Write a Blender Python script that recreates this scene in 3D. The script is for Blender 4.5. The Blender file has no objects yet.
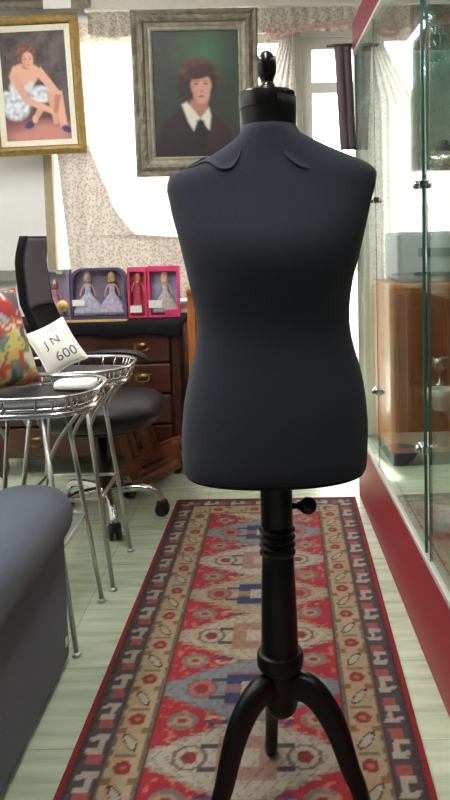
import bpy, bmesh, math, random
from mathutils import Vector, Matrix, noise
random.seed(7)
PI = math.pi
sc = bpy.context.scene
COL = sc.collection
V = Vector

# ------------------------------------------------------------------ camera
F_PX, CAM_H, PITCH, ROLL = 700.0, 1.15, math.radians(4), math.radians(1.4)
PPX, PPY = 271.196, 288.934          # principal point in the 450x800 frame
cam = bpy.data.cameras.new('camera')
cam.sensor_fit = 'AUTO'; cam.sensor_width = 36.0
cam.lens = F_PX / 800 * 36.0
cam.shift_x = (225 - PPX) / 800.0
cam.shift_y = (PPY - 400) / 800.0
cam.clip_start = 0.02
co = bpy.data.objects.new('camera', cam); COL.objects.link(co)
fw = V((0, math.cos(PITCH), -math.sin(PITCH))); dn = V((0, -math.sin(PITCH), -math.cos(PITCH))); rt = V((1, 0, 0))
rr = math.cos(ROLL) * rt + math.sin(ROLL) * dn
dd = math.cos(ROLL) * dn - math.sin(ROLL) * rt
M3 = Matrix((rr, -dd, -fw)).transposed()
co.matrix_world = Matrix.Translation((0, 0, CAM_H)) @ M3.to_4x4()
sc.camera = co

# ------------------------------------------------------------------ materials
def s2l(c):
    return tuple((x / 12.92 if x <= 0.04045 else ((x + 0.055) / 1.055) ** 2.4) for x in c)
def rgb(r, g, b):
    return s2l((r / 255, g / 255, b / 255))
MATS = {}
def mat(name, col, rough=0.6, metal=0.0, var=0.12, scale=30.0, bump=0.0, bscale=None, coat=0.0, spec=0.5, sheen=0.0, stretch=None):
    m = bpy.data.materials.new(name); m.use_nodes = True
    nt = m.node_tree; N = nt.nodes; L = nt.links
    p = N['Principled BSDF']
    p.inputs['Roughness'].default_value = rough; p.inputs['Metallic'].default_value = metal
    p.inputs['Specular IOR Level'].default_value = spec
    p.inputs['Coat Weight'].default_value = coat; p.inputs['Sheen Weight'].default_value = sheen
    tc = N.new('ShaderNodeTexCoord'); mp = N.new('ShaderNodeMapping')
    L.new(tc.outputs['Object'], mp.inputs['Vector'])
    if stretch: mp.inputs['Scale'].default_value = stretch
    nz = N.new('ShaderNodeTexNoise'); nz.inputs['Scale'].default_value = scale; nz.inputs['Detail'].default_value = 4
    L.new(mp.outputs['Vector'], nz.inputs['Vector'])
    r = N.new('ShaderNodeValToRGB')
    r.color_ramp.elements[0].position = 0.3; r.color_ramp.elements[1].position = 0.7
    r.color_ramp.elements[0].color = (*[max(0, c * (1 - var)) for c in col], 1)
    r.color_ramp.elements[1].color = (*[min(1, c * (1 + var)) for c in col], 1)
    L.new(nz.outputs['Fac'], r.inputs['Fac']); L.new(r.outputs['Color'], p.inputs['Base Color'])
    if bump:
        n2 = N.new('ShaderNodeTexNoise'); n2.inputs['Scale'].default_value = bscale or scale * 4; n2.inputs['Detail'].default_value = 3
        L.new(mp.outputs['Vector'], n2.inputs['Vector'])
        b = N.new('ShaderNodeBump'); b.inputs['Strength'].default_value = bump; b.inputs['Distance'].default_value = 0.004
        L.new(n2.outputs['Fac'], b.inputs['Height']); L.new(b.outputs['Normal'], p.inputs['Normal'])
    MATS[name] = m
    return m
def glass(name, tint, base=0.05, top=0.92, power=5.0):
    """clear pane: transparent, mirror-like towards grazing angles"""
    m = bpy.data.materials.new(name); m.use_nodes = True
    nt = m.node_tree; N = nt.nodes; L = nt.links
    for n in list(N): N.remove(n)
    o = N.new('ShaderNodeOutputMaterial'); t = N.new('ShaderNodeBsdfTransparent'); g = N.new('ShaderNodeBsdfGlossy')
    t.inputs['Color'].default_value = (*tint, 1); g.inputs['Roughness'].default_value = 0.0
    g.inputs['Color'].default_value = (0.97, 1, 0.99, 1)
    lw = N.new('ShaderNodeLayerWeight'); lw.inputs['Blend'].default_value = 0.5
    a = N.new('ShaderNodeMath'); a.operation = 'POWER'; a.inputs[1].default_value = power
    b = N.new('ShaderNodeMath'); b.operation = 'MULTIPLY_ADD'; b.inputs[1].default_value = top; b.inputs[2].default_value = base
    mx = N.new('ShaderNodeMixShader')
    L.new(lw.outputs['Facing'], a.inputs[0]); L.new(a.outputs[0], b.inputs[0]); L.new(b.outputs[0], mx.inputs['Fac'])
    L.new(t.outputs[0], mx.inputs[1]); L.new(g.outputs[0], mx.inputs[2]); L.new(mx.outputs[0], o.inputs['Surface'])
    MATS[name] = m
    return m
def painted(name, rough=0.6, bump=0.0, bscale=400, sheen=0.0, spec=0.5):
    """base colour woven or painted into the mesh's own colour attribute 'Paint'"""
    m = bpy.data.materials.new(name); m.use_nodes = True
    nt = m.node_tree; N = nt.nodes; L = nt.links; p = N['Principled BSDF']
    a = N.new('ShaderNodeAttribute'); a.attribute_name = 'Paint'
    p.inputs['Roughness'].default_value = rough; p.inputs['Sheen Weight'].default_value = sheen
    p.inputs['Specular IOR Level'].default_value = spec
    L.new(a.outputs['Color'], p.inputs['Base Color'])
    if bump:
        tc = N.new('ShaderNodeTexCoord'); nz = N.new('ShaderNodeTexNoise'); nz.inputs['Scale'].default_value = bscale
        b = N.new('ShaderNodeBump'); b.inputs['Strength'].default_value = bump; b.inputs['Distance'].default_value = 0.003
        L.new(tc.outputs['Object'], nz.inputs['Vector']); L.new(nz.outputs['Fac'], b.inputs['Height']); L.new(b.outputs['Normal'], p.inputs['Normal'])
    MATS[name] = m
    return m
def lace(name, c1, c2, scale=55, trans=0.55):
    m = bpy.data.materials.new(name); m.use_nodes = True
    nt = m.node_tree; N = nt.nodes; L = nt.links
    for n in list(N): N.remove(n)
    o = N.new('ShaderNodeOutputMaterial'); d = N.new('ShaderNodeBsdfDiffuse'); t = N.new('ShaderNodeBsdfTranslucent'); mx = N.new('ShaderNodeMixShader')
    tc = N.new('ShaderNodeTexCoord'); vo = N.new('ShaderNodeTexVoronoi'); vo.inputs['Scale'].default_value = scale
    r = N.new('ShaderNodeValToRGB'); r.color_ramp.elements[0].position = 0.08; r.color_ramp.elements[1].position = 0.62
    r.color_ramp.elements[0].color = (*c2, 1); r.color_ramp.elements[1].color = (*c1, 1)
    L.new(tc.outputs['Object'], vo.inputs['Vector']); L.new(vo.outputs['Distance'], r.inputs['Fac'])
    L.new(r.outputs['Color'], d.inputs['Color']); L.new(r.outputs['Color'], t.inputs['Color'])
    mx.inputs['Fac'].default_value = trans
    L.new(d.outputs[0], mx.inputs[1]); L.new(t.outputs[0], mx.inputs[2]); L.new(mx.outputs[0], o.inputs['Surface'])
    MATS[name] = m
    return m
def emit(name, col, st):
    m = bpy.data.materials.new(name); m.use_nodes = True
    p = m.node_tree.nodes['Principled BSDF']
    p.inputs['Base Color'].default_value = (*col, 1)
    p.inputs['Emission Color'].default_value = (*col, 1); p.inputs['Emission Strength'].default_value = st
    MATS[name] = m
    return m

# ------------------------------------------------------------------ mesh helpers
def box(bm, c, s, rot=None):
    c = V(c); h = V(s) * 0.5
    R = rot.to_3x3() if rot else Matrix.Identity(3)
    vs = [bm.verts.new(c + R @ V((x * h.x, y * h.y, z * h.z))) for x, y, z in
          ((-1, -1, -1), (1, -1, -1), (1, 1, -1), (-1, 1, -1), (-1, -1, 1), (1, -1, 1), (1, 1, 1), (-1, 1, 1))]
    for f in ((0, 3, 2, 1), (4, 5, 6, 7), (0, 1, 5, 4), (1, 2, 6, 5), (2, 3, 7, 6), (3, 0, 4, 7)):
        bm.faces.new([vs[i] for i in f])
    return bm
def loft(bm, rings, cap=True, closed=True):
    vr = [[bm.verts.new(V(p)) for p in r] for r in rings]
    n = len(vr[0])
    for a, b in zip(vr, vr[1:]):
        for i in range(n if closed else n - 1):
            j = (i + 1) % n
            f = bm.faces.new((a[i], a[j], b[j], b[i])); f.smooth = True
    if cap:
        bm.faces.new(list(reversed(vr[0]))); bm.faces.new(vr[-1])
    return bm
def lathe(bm, prof, c=(0, 0, 0), n=32, axis=None):
    """prof: (radius, height) list about +Z (or axis) from c"""
    c = V(c)
    Q = V((0, 0, 1)).rotation_difference(V(axis)).to_matrix() if axis is not None else Matrix.Identity(3)
    rings = []
    for r, h in prof:
        r = max(r, 1e-4)
        rings.append([c + Q @ V((r * math.cos(2 * PI * k / n), r * math.sin(2 * PI * k / n), h)) for k in range(n)])
    return loft(bm, rings)
def tube(bm, pts, r, n=10, closed=False, cap=True, flat=1.0):
    pts = [V(p) for p in pts]; m = len(pts)
    rad = r if isinstance(r, (list, tuple)) else [r] * m
    rings = []; up = None
    for i, p in enumerate(pts):
        if closed: t = (pts[(i + 1) % m] - pts[i - 1]).normalized()
        else: t = (pts[min(i + 1, m - 1)] - pts[max(i - 1, 0)]).normalized()
        if up is None:
            up = V((0, 0, 1)) if abs(t.z) < 0.9 else V((1, 0, 0))
        s = t.cross(up)
        if s.length < 1e-5: s = t.orthogonal()
        s.normalize(); u = s.cross(t).normalized(); up = u
        rings.append([p + (s * math.cos(2 * PI * k / n) + u * flat * math.sin(2 * PI * k / n)) * rad[i] for k in range(n)])
    if closed:
        rings.append(rings[0])
        loft(bm, rings, cap=False)
        bmesh.ops.remove_doubles(bm, verts=bm.verts, dist=1e-6)
    else:
        loft(bm, rings, cap=cap)
    return bm
def smooth_path(pts, n=8):
    pts = [V(p) for p in pts]; out = []
    for i in range(len(pts) - 1):
        p0 = pts[max(i - 1, 0)]; p1 = pts[i]; p2 = pts[i + 1]; p3 = pts[min(i + 2, len(pts) - 1)]
        for k in range(n):
            t = k / n
            out.append(0.5 * ((2 * p1) + (p2 - p0) * t + (2 * p0 - 5 * p1 + 4 * p2 - p3) * t * t + (3 * p1 - p0 - 3 * p2 + p3) * t ** 3))
    out.append(pts[-1])
    return out
def prism(bm, poly, z0, z1, frame):
    """extrude a 2D outline between two depths; frame(u,v,w)->point"""
    a = [bm.verts.new(V(frame(u, v, z0))) for u, v in poly]; b = [bm.verts.new(V(frame(u, v, z1))) for u, v in poly]
    n = len(poly)
    bm.faces.new(a); bm.faces.new(list(reversed(b)))
    for i in range(n):
        j = (i + 1) % n
        bm.faces.new((a[j], a[i], b[i], b[j]))
    bmesh.ops.recalc_face_normals(bm, faces=bm.faces)
    return bm
def NB(): return bmesh.new()

def origin_of(o):
    l = V((0, 0, 0))
    while o is not None:
        l += o.location; o = o.parent
    return l
def mk(name, bm, m, parent=None, at=None, bevel=0.0, seg=2, sub=0, smooth=False, label=None):
    """link bm (given in world coordinates) as one mesh object; at = origin of a one-mesh thing"""
    base = origin_of(parent) if parent else V(at or (0, 0, 0))
    bmesh.ops.translate(bm, verts=bm.verts, vec=-base)
    bmesh.ops.recalc_face_normals(bm, faces=bm.faces)
    if smooth:
        for f in bm.faces: f.smooth = True
    me = bpy.data.meshes.new(name); bm.to_mesh(me); bm.free()
    for x in (m if isinstance(m, list) else [m]): me.materials.append(x)
    o = bpy.data.objects.new(name, me); COL.objects.link(o)
    if parent: o.parent = parent
    else: o.location = base
    if bevel:
        b = o.modifiers.new('bevel', 'BEVEL'); b.width = bevel; b.segments = seg; b.limit_method = 'ANGLE'
    if sub:
        s = o.modifiers.new('sub', 'SUBSURF'); s.levels = sub; s.render_levels = sub
    if label: o['label'] = label
    return o
def tag(o, label, cat, group=None, kind=None):
    o['label'] = label; o['category'] = cat
    if group: o['group'] = group
    if kind: o['kind'] = kind
    return o
def thing(name, label, cat, loc, group=None):
    o = bpy.data.objects.new(name, None); COL.objects.link(o); o.location = loc; o.empty_display_size = 0.05
    return tag(o, label, cat, group)
def struct(name, bm, m, parent=None, **k):
    o = mk(name, bm, m, parent, **k)
    if not parent: o['kind'] = 'structure'
    return o
def copy_thing(root, loc, label=None, name=None):
    r = root.copy(); COL.objects.link(r); r.location = loc
    if label: r['label'] = label
    for ch in list(root.children):
        c = ch.copy(); COL.objects.link(c); c.parent = r
        for g in list(ch.children):
            d = g.copy(); COL.objects.link(d); d.parent = c
    return r
def paint_grid(bm_name, nu, nv, P, C, m, parent=None, at=None, thick=None):
    """a fine grid P(u,v) whose colour at each knot is C(u,v)"""
    base = origin_of(parent) if parent else V(at or (0, 0, 0))
    vs = []; cs = []
    for j in range(nv + 1):
        for i in range(nu + 1):
            u, v = i / nu, j / nv
            vs.append(tuple(V(P(u, v)) - base)); cs.append(C(u, v))
    fs = [(j * (nu + 1) + i, j * (nu + 1) + i + 1, (j + 1) * (nu + 1) + i + 1, (j + 1) * (nu + 1) + i) for j in range(nv) for i in range(nu)]
    me = bpy.data.meshes.new(bm_name); me.from_pydata(vs, [], fs)
    at_ = me.color_attributes.new('Paint', 'FLOAT_COLOR', 'POINT')
    for k, c in enumerate(cs): at_.data[k].color = (*c, 1)
    me.materials.append(m)
    for p in me.polygons: p.use_smooth = True
    o = bpy.data.objects.new(bm_name, me); COL.objects.link(o)
    if parent: o.parent = parent
    else: o.location = base
    if thick:
        s = o.modifiers.new('thickness', 'SOLIDIFY'); s.thickness = thick; s.offset = -1
    return o
def mixc(a, b, t):
    t = max(0, min(1, t)); return tuple(x + (y - x) * t for x, y in zip(a, b))
def fnoise(x, y, z=0.0, s=1.0): return noise.noise((x * s, y * s, z))
def ell(u, v, cx, cy, rx, ry, soft=0.12, rot=0):
    du, dv = u - cx, v - cy
    if rot:
        c, s = math.cos(rot), math.sin(rot); du, dv = c * du + s * dv, -s * du + c * dv
    d = math.hypot(du / rx, dv / ry)
    return max(0, min(1, (1 + soft - d) / (2 * soft)))
def poly_in(u, v, poly, soft=0.02):
    """soft coverage of a polygon"""
    inside = False; n = len(poly); best = 9
    for i in range(n):
        x1, y1 = poly[i]; x2, y2 = poly[(i + 1) % n]
        if (y1 > v) != (y2 > v) and u < (x2 - x1) * (v - y1) / (y2 - y1) + x1: inside = not inside
        L2 = (x2 - x1) ** 2 + (y2 - y1) ** 2 or 1e-9
        t = max(0, min(1, ((u - x1) * (x2 - x1) + (v - y1) * (y2 - y1)) / L2))
        best = min(best, math.hypot(u - x1 - t * (x2 - x1), v - y1 - t * (y2 - y1)))
    s = best if inside else -best
    return max(0, min(1, 0.5 + s / (2 * soft)))

# ------------------------------------------------------------------ palette
wall_m = mat('plaster_white', rgb(232, 232, 230), 0.85, var=0.03, scale=6)
ceil_m = mat('ceiling_white', rgb(225, 225, 220), 0.9, var=0.02)
cream_m = mat('cream_paint', rgb(205, 203, 190), 0.6, var=0.03)
white_m = mat('window_paint', rgb(222, 222, 214), 0.5, var=0.03)
black_gloss = mat('black_lacquer', rgb(8, 9, 12), 0.25, var=0.1, coat=0.3, spec=0.35)
black_wood = mat('black_painted_wood', rgb(7, 8, 11), 0.36, var=0.15, spec=0.3, bump=0.04, bscale=60)
jersey = mat('charcoal_jersey', rgb(46, 48, 58), 0.95, var=0.10, scale=220, bump=0.25, bscale=900, sheen=0.12, spec=0.12)
chrome = mat('chrome', rgb(215, 216, 218), 0.14, 1.0, var=0.03)
steel = mat('brushed_steel', rgb(190, 190, 188), 0.35, 1.0, var=0.05)
vinyl = mat('black_vinyl', rgb(21, 21, 24), 0.45, var=0.1, spec=0.5)
leather = mat('black_leather', rgb(24, 25, 30), 0.42, var=0.15, bump=0.15, bscale=150, spec=0.5)
meshfab = mat('grey_mesh_fabric', rgb(98, 92, 98), 0.8, var=0.08, scale=300, bump=0.2, bscale=500)
blackfab = mat('black_fabric', rgb(19, 20, 23), 0.9, var=0.15, scale=60, bump=0.2, bscale=250, spec=0.2)
plast = mat('black_plastic', rgb(20, 20, 22), 0.45, var=0.05)
sofa_m = mat('slate_blue_upholstery', rgb(84, 89, 102), 0.95, var=0.10, scale=140, bump=0.3, bscale=500, sheen=0.15, spec=0.15)
mahog = mat('mahogany', rgb(72, 34, 26), 0.35, var=0.35, scale=5, stretch=(1, 6, 9), coat=0.3)
mahog_d = mat('mahogany_dark', rgb(52, 25, 19), 0.38, var=0.3, scale=5, stretch=(2, 6, 6), coat=0.25)
orangewood = mat('honey_pine', rgb(186, 112, 54), 0.45, var=0.22, scale=4, stretch=(9, 6, 1), coat=0.2)
brownwood = mat('red_brown_timber', rgb(118, 62, 34), 0.45, var=0.2, scale=6, stretch=(1, 6, 6))
brass = mat('aged_brass', rgb(112, 88, 54), 0.35, 1.0, var=0.1)
red_m = mat('crimson_laminate', rgb(152, 20, 40), 0.45, var=0.05, scale=10, spec=0.4)
red_shade = mat('crimson_shaded', rgb(116, 14, 36), 0.5, var=0.05)  # same laminate as the base; the header's dimmer light is in the colour
alu = mat('aluminium_strip', rgb(200, 200, 192), 0.4, 0.3, var=0.04)
pale_deck = mat('pale_deck', rgb(190, 186, 165), 0.5, var=0.05)
tan_back = mat('tan_back_board', rgb(128, 84, 48), 0.6, var=0.1, scale=8)
gold = mat('gilt', rgb(164, 134, 78), 0.42, 0.3, var=0.25, scale=40, bump=0.3, bscale=120)
gold_d = mat('gilt_dark', rgb(118, 84, 40), 0.5, 0.25, var=0.2, scale=40)  # darker gilt of the dancer frame's slip
liner = mat('cream_liner', rgb(226, 222, 202), 0.8, var=0.05, scale=60)
greyframe = mat('antique_grey_gilt', rgb(124, 118, 102), 0.55, 0.1, var=0.28, scale=30, bump=0.7, bscale=70)
greyframe_l = mat('antique_pale_gilt', rgb(146, 141, 124), 0.55, 0.1, var=0.22, scale=30, bump=0.5, bscale=90)
paint_oil = painted('oil_paint', 0.5, 0.15, 120)
paint_rug = painted('wool_pile', 0.95, 0.35, 350, sheen=0.1, spec=0.1)
paint_card = painted('printed_card', 0.4)
paint_cloth = painted('printed_cloth', 0.9, 0.2, 300)
curtain_m = lace('lace_curtain', rgb(222, 216, 208), rgb(176, 166, 154), 70, 0.48)
drape_m = lace('lace_drape_cloth', rgb(198, 191, 184), rgb(146, 135, 124), 70, 0.36)
valance_m = lace('lace_valance', rgb(196, 190, 178), rgb(140, 130, 116), 70, 0.3)
pink_m = lace('pink_tie_cloth', rgb(208, 188, 178), rgb(180, 152, 142), 40, 0.35)
darkcloth = mat('dark_brown_cloth', rgb(84, 68, 76), 0.85, var=0.3, scale=18, stretch=(1, 1, 0.25), bump=0.3)
case_glass = glass('case_glass', (0.86, 0.93, 0.90), 0.05, 0.95, 3.8)
glass_edge = mat('green_glass_edge', rgb(38, 92, 84), 0.15, var=0.15, spec=0.8)
shelf_glass = glass('shelf_glass', (0.84, 0.94, 0.91), 0.06, 0.9)
win_glass = glass('window_glass', (0.98, 0.99, 0.99), 0.03, 0.9)
crystal = glass('crystal', (0.66, 0.88, 0.86), 0.16, 0.8, 2.5)
silver = mat('silver_plate', rgb(205, 208, 206), 0.2, 1.0, var=0.05)
porcel = mat('white_porcelain', rgb(225, 225, 218), 0.2, var=0.03, spec=0.6)
blueporc = mat('blue_porcelain', rgb(52, 108, 160), 0.25, var=0.45, scale=45)
greenleaf = mat('green_glass_leaf', rgb(86, 136, 124), 0.25, var=0.25)
greyplast = mat('grey_appliance', rgb(168, 172, 178), 0.5, var=0.04)
darkplast = mat('dark_appliance', rgb(70, 72, 78), 0.4, var=0.05)
paper = mat('white_paper', rgb(238, 236, 232), 0.8, var=0.02)
ink = mat('grey_ink', rgb(96, 100, 108), 0.8, var=0.1)
inkpale = mat('pale_ink', rgb(150, 154, 158), 0.8, var=0.1)

# ------------------------------------------------------------------ room
XL, XR, YB, YF, ZC = -2.3, 1.05, 3.98, -2.2, 2.75
fm = bpy.data.materials.new('pale_green_tile'); fm.use_nodes = True
nt = fm.node_tree; N = nt.nodes; L = nt.links; p = N['Principled BSDF']
p.inputs['Roughness'].default_value = 0.25; p.inputs['Specular IOR Level'].default_value = 0.45
tc = N.new('ShaderNodeTexCoord'); br = N.new('ShaderNodeTexBrick'); br.offset = 0.0
br.inputs['Scale'].default_value = 1.0; br.inputs['Brick Width'].default_value = 0.305; br.inputs['Row Height'].default_value = 0.305
br.inputs['Mortar Size'].default_value = 0.0015
br.inputs['Color1'].default_value = (*rgb(206, 217, 192), 1); br.inputs['Color2'].default_value = (*rgb(196, 207, 182), 1); br.inputs['Mortar'].default_value = (*rgb(168, 172, 154), 1)
L.new(tc.outputs['Object'], br.inputs['Vector'])
mp = N.new('ShaderNodeMapping'); mp.inputs['Scale'].default_value = (3, 22, 1); L.new(tc.outputs['Object'], mp.inputs['Vector'])
nz = N.new('ShaderNodeTexNoise'); nz.inputs['Scale'].default_value = 1.6; nz.inputs['Detail'].default_value = 5; L.new(mp.outputs['Vector'], nz.inputs['Vector'])
rp = N.new('ShaderNodeValToRGB'); rp.color_ramp.elements[0].position = 0.35; rp.color_ramp.elements[1].position = 0.7
rp.color_ramp.elements[0].color = (0.74, 0.76, 0.72, 1); rp.color_ramp.elements[1].color = (1.06, 1.06, 1.04, 1)
L.new(nz.outputs['Fac'], rp.inputs['Fac'])
mx = N.new('ShaderNodeMixRGB'); mx.blend_type = 'MULTIPLY'; mx.inputs['Fac'].default_value = 1.0
L.new(br.outputs['Color'], mx.inputs['Color1']); L.new(rp.outputs['Color'], mx.inputs['Color2']); L.new(mx.outputs['Color'], p.inputs['Base Color'])

W2 = (XR + XL) / 2; WX = XR - XL; WY = YB - YF; MY = (YB + YF) / 2
struct('floor', box(NB(), (W2, MY, -0.05), (WX + .4, WY + .4, 0.1)), fm)
struct('ceiling', box(NB(), (W2, MY, ZC + 0.05), (WX + .4, WY + .4, 0.1)), ceil_m)
struct('wall_left', box(NB(), (XL - 0.05, MY, ZC / 2), (0.1, WY + .2, ZC)), wall_m)
struct('wall_right', box(NB(), (XR + 0.05, MY, ZC / 2), (0.1, WY + .2, ZC)), mat('plaster_taupe', rgb(150, 138, 124), .85, var=.04))  # toned down along with the front wall to cut bounce
struct('wall_front', box(NB(), (W2, YF - 0.05, ZC / 2), (WX, 0.1, ZC)), mat('bounce_cut_brown', rgb(96, 80, 66), .6, var=.2, scale=4, stretch=(8, 1, 1)))  # unseen wall, made dark to cut bounce on the dress form
# back wall with a wide window and a glazed door
WX0, WX1, WZ0, WZ1 = -1.20, 0.13, 0.80, 2.30      # window opening
DX0, DX1, DZ1 = 0.20, 0.66, 2.27                  # glazed door opening
bm = NB()
def wb(x0, x1, z0, z1): box(bm, ((x0 + x1) / 2, YB + 0.06, (z0 + z1) / 2), (x1 - x0, 0.12, z1 - z0))
wb(XL, WX0, 0, ZC); wb(WX0, WX1, 0, WZ0); wb(WX0, WX1, WZ1, ZC); wb(WX1, DX0, 0, ZC); wb(DX0, DX1, DZ1, ZC); wb(DX1, XR, 0, ZC)
bmesh.ops.remove_doubles(bm, verts=bm.verts, dist=1e-5)
struct('wall_back', bm, wall_m)
# window
wnd = bpy.data.objects.new('window_1', None); COL.objects.link(wnd); wnd.location = ((WX0 + WX1) / 2, YB + 0.06, WZ0); wnd['kind'] = 'structure'
bm = NB(); t = 0.05
for x in (WX0 + t / 2, WX1 - t / 2, (WX0 + WX1) / 2): box(bm, (x, YB + 0.06, (WZ0 + WZ1) / 2), (t, 0.06, WZ1 - WZ0 - 0.002))
for z in (WZ0 + t / 2, WZ1 - t / 2): box(bm, ((WX0 + WX1) / 2, YB + 0.06, z), (WX1 - WX0 - 0.002, 0.056, t))
mk('window_frame', bm, white_m, wnd)
mk('pane', box(NB(), ((WX0 + WX1) / 2, YB + 0.06, (WZ0 + WZ1) / 2), (WX1 - WX0 - .06, 0.005, WZ1 - WZ0 - .06)), win_glass, wnd)
mk('window_sill', box(NB(), ((WX0 + WX1) / 2, YB + 0.01, WZ0 + .012), (WX1 - WX0 - .01, 0.10, 0.022)), white_m, wnd, bevel=.004)
# glazed door
dr = bpy.data.objects.new('door_1', None); COL.objects.link(dr); dr.location = ((DX0 + DX1) / 2, YB + 0.05, 0); dr['kind'] = 'structure'
bm = NB()
box(bm, (DX0 + 0.03, YB + 0.05, DZ1 / 2), (0.055, 0.07, DZ1 - 0.006)); box(bm, (DX1 - 0.03, YB + 0.05, DZ1 / 2), (0.055, 0.07, DZ1 - 0.006))
box(bm, ((DX0 + DX1) / 2, YB + 0.05, DZ1 - 0.035), (DX1 - DX0 - .1, 0.066, 0.06)); box(bm, ((DX0 + DX1) / 2, YB + 0.05, 1.995), (DX1 - DX0 - .1, 0.066, 0.06))
box(bm, ((DX0 + DX1) / 2, YB + 0.05, 0.07), (DX1 - DX0 - .1, 0.066, 0.13))
mk('door_frame', bm, white_m, dr)
mk('pane', box(NB(), ((DX0 + DX1) / 2, YB + 0.05, 1.05), (DX1 - DX0 - .1, 0.006, 1.86)), win_glass, dr)
mk('transom_pane', box(NB(), ((DX0 + DX1) / 2, YB + 0.05, 2.12), (DX1 - DX0 - .1, 0.006, 0.22)), win_glass, dr)
bm = NB(); box(bm, (DX0 + 0.03, YB - 0.002, 1.04), (0.03, 0.03, 0.16)); tube(bm, [(DX0 + .03, YB - .02, 1.06), (DX0 + .03, YB - .06, 1.06), (DX0 + .12, YB - .065, 1.06)], .008)
mk('door_handle', bm, steel, dr)
# trims: cream casing between window and door, pelmet rail, dado ledge on the left
struct('trim_1', box(NB(), (0.165, YB - 0.012, 1.18), (0.066, 0.022, 2.34)), cream_m, bevel=.004)
struct('trim_2', box(NB(), (-0.15, YB - 0.0445, 2.47), (1.66, 0.085, 0.11)), cream_m, bevel=.006)
struct('trim_3', box(NB(), (-1.235, YB - 0.01, 1.36), (0.05, 0.018, 1.85)), mat('tan_casing', rgb(160, 146, 122), .6, var=.08), bevel=.003)
struct('trim_4', box(NB(), (-1.80, YB - 0.03, 0.985), (0.98, 0.058, 0.06)), mat('grey_ledge', rgb(140, 136, 132), .6, var=.08), bevel=.004)
struct('baseboard_back', box(NB(), (-1.75, YB - 0.008, 0.05), (1.09, 0.014, 0.10)), white_m, bevel=.003)
struct('baseboard_left', box(NB(), (XL + 0.008, MY, 0.05), (0.014, WY - .04, 0.10)), white_m, bevel=.003)
# outside: paved ground, and a low wall added to dim the lower lace
struct('ground_outside', box(NB(), (0, 9, -0.08), (14, 9.7, 0.1)), mat('pale_paving', rgb(200, 194, 180), .9))
struct('wall_outside_added', box(NB(), (-0.6, 7.2, 0.72), (9, 0.2, 1.5)), mat('added_wall_tan', rgb(190, 172, 150), .9))

# ceiling lights (above and behind the camera)
tube_m = emit('fluorescent_glow', (1.0, 0.98, 0.95), 13.0)
def ceiling_light(x, y, label):
    t = thing('ceiling_light', label, 'light', (x, y, ZC), 'ceiling strip lights')
    mk('housing', box(NB(), (x, y, ZC - 0.03), (0.22, 1.25, 0.055)), white_m, t, bevel=.006)
    mk('diffuser', box(NB(), (x, y, ZC - 0.075), (0.17, 1.18, 0.03)), tube_m, t, bevel=.01)
    return t
c0 = ceiling_light(-0.15, 0.80, 'white fluorescent strip light on the ceiling, nearest the shop front')
c1 = copy_thing(c0, (-1.0, 2.45, ZC), 'white fluorescent strip light on the ceiling, nearest the window wall')
c2 = copy_thing(c0, (-1.6, 1.3, ZC), 'white fluorescent strip light on the ceiling above the sofa')

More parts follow.
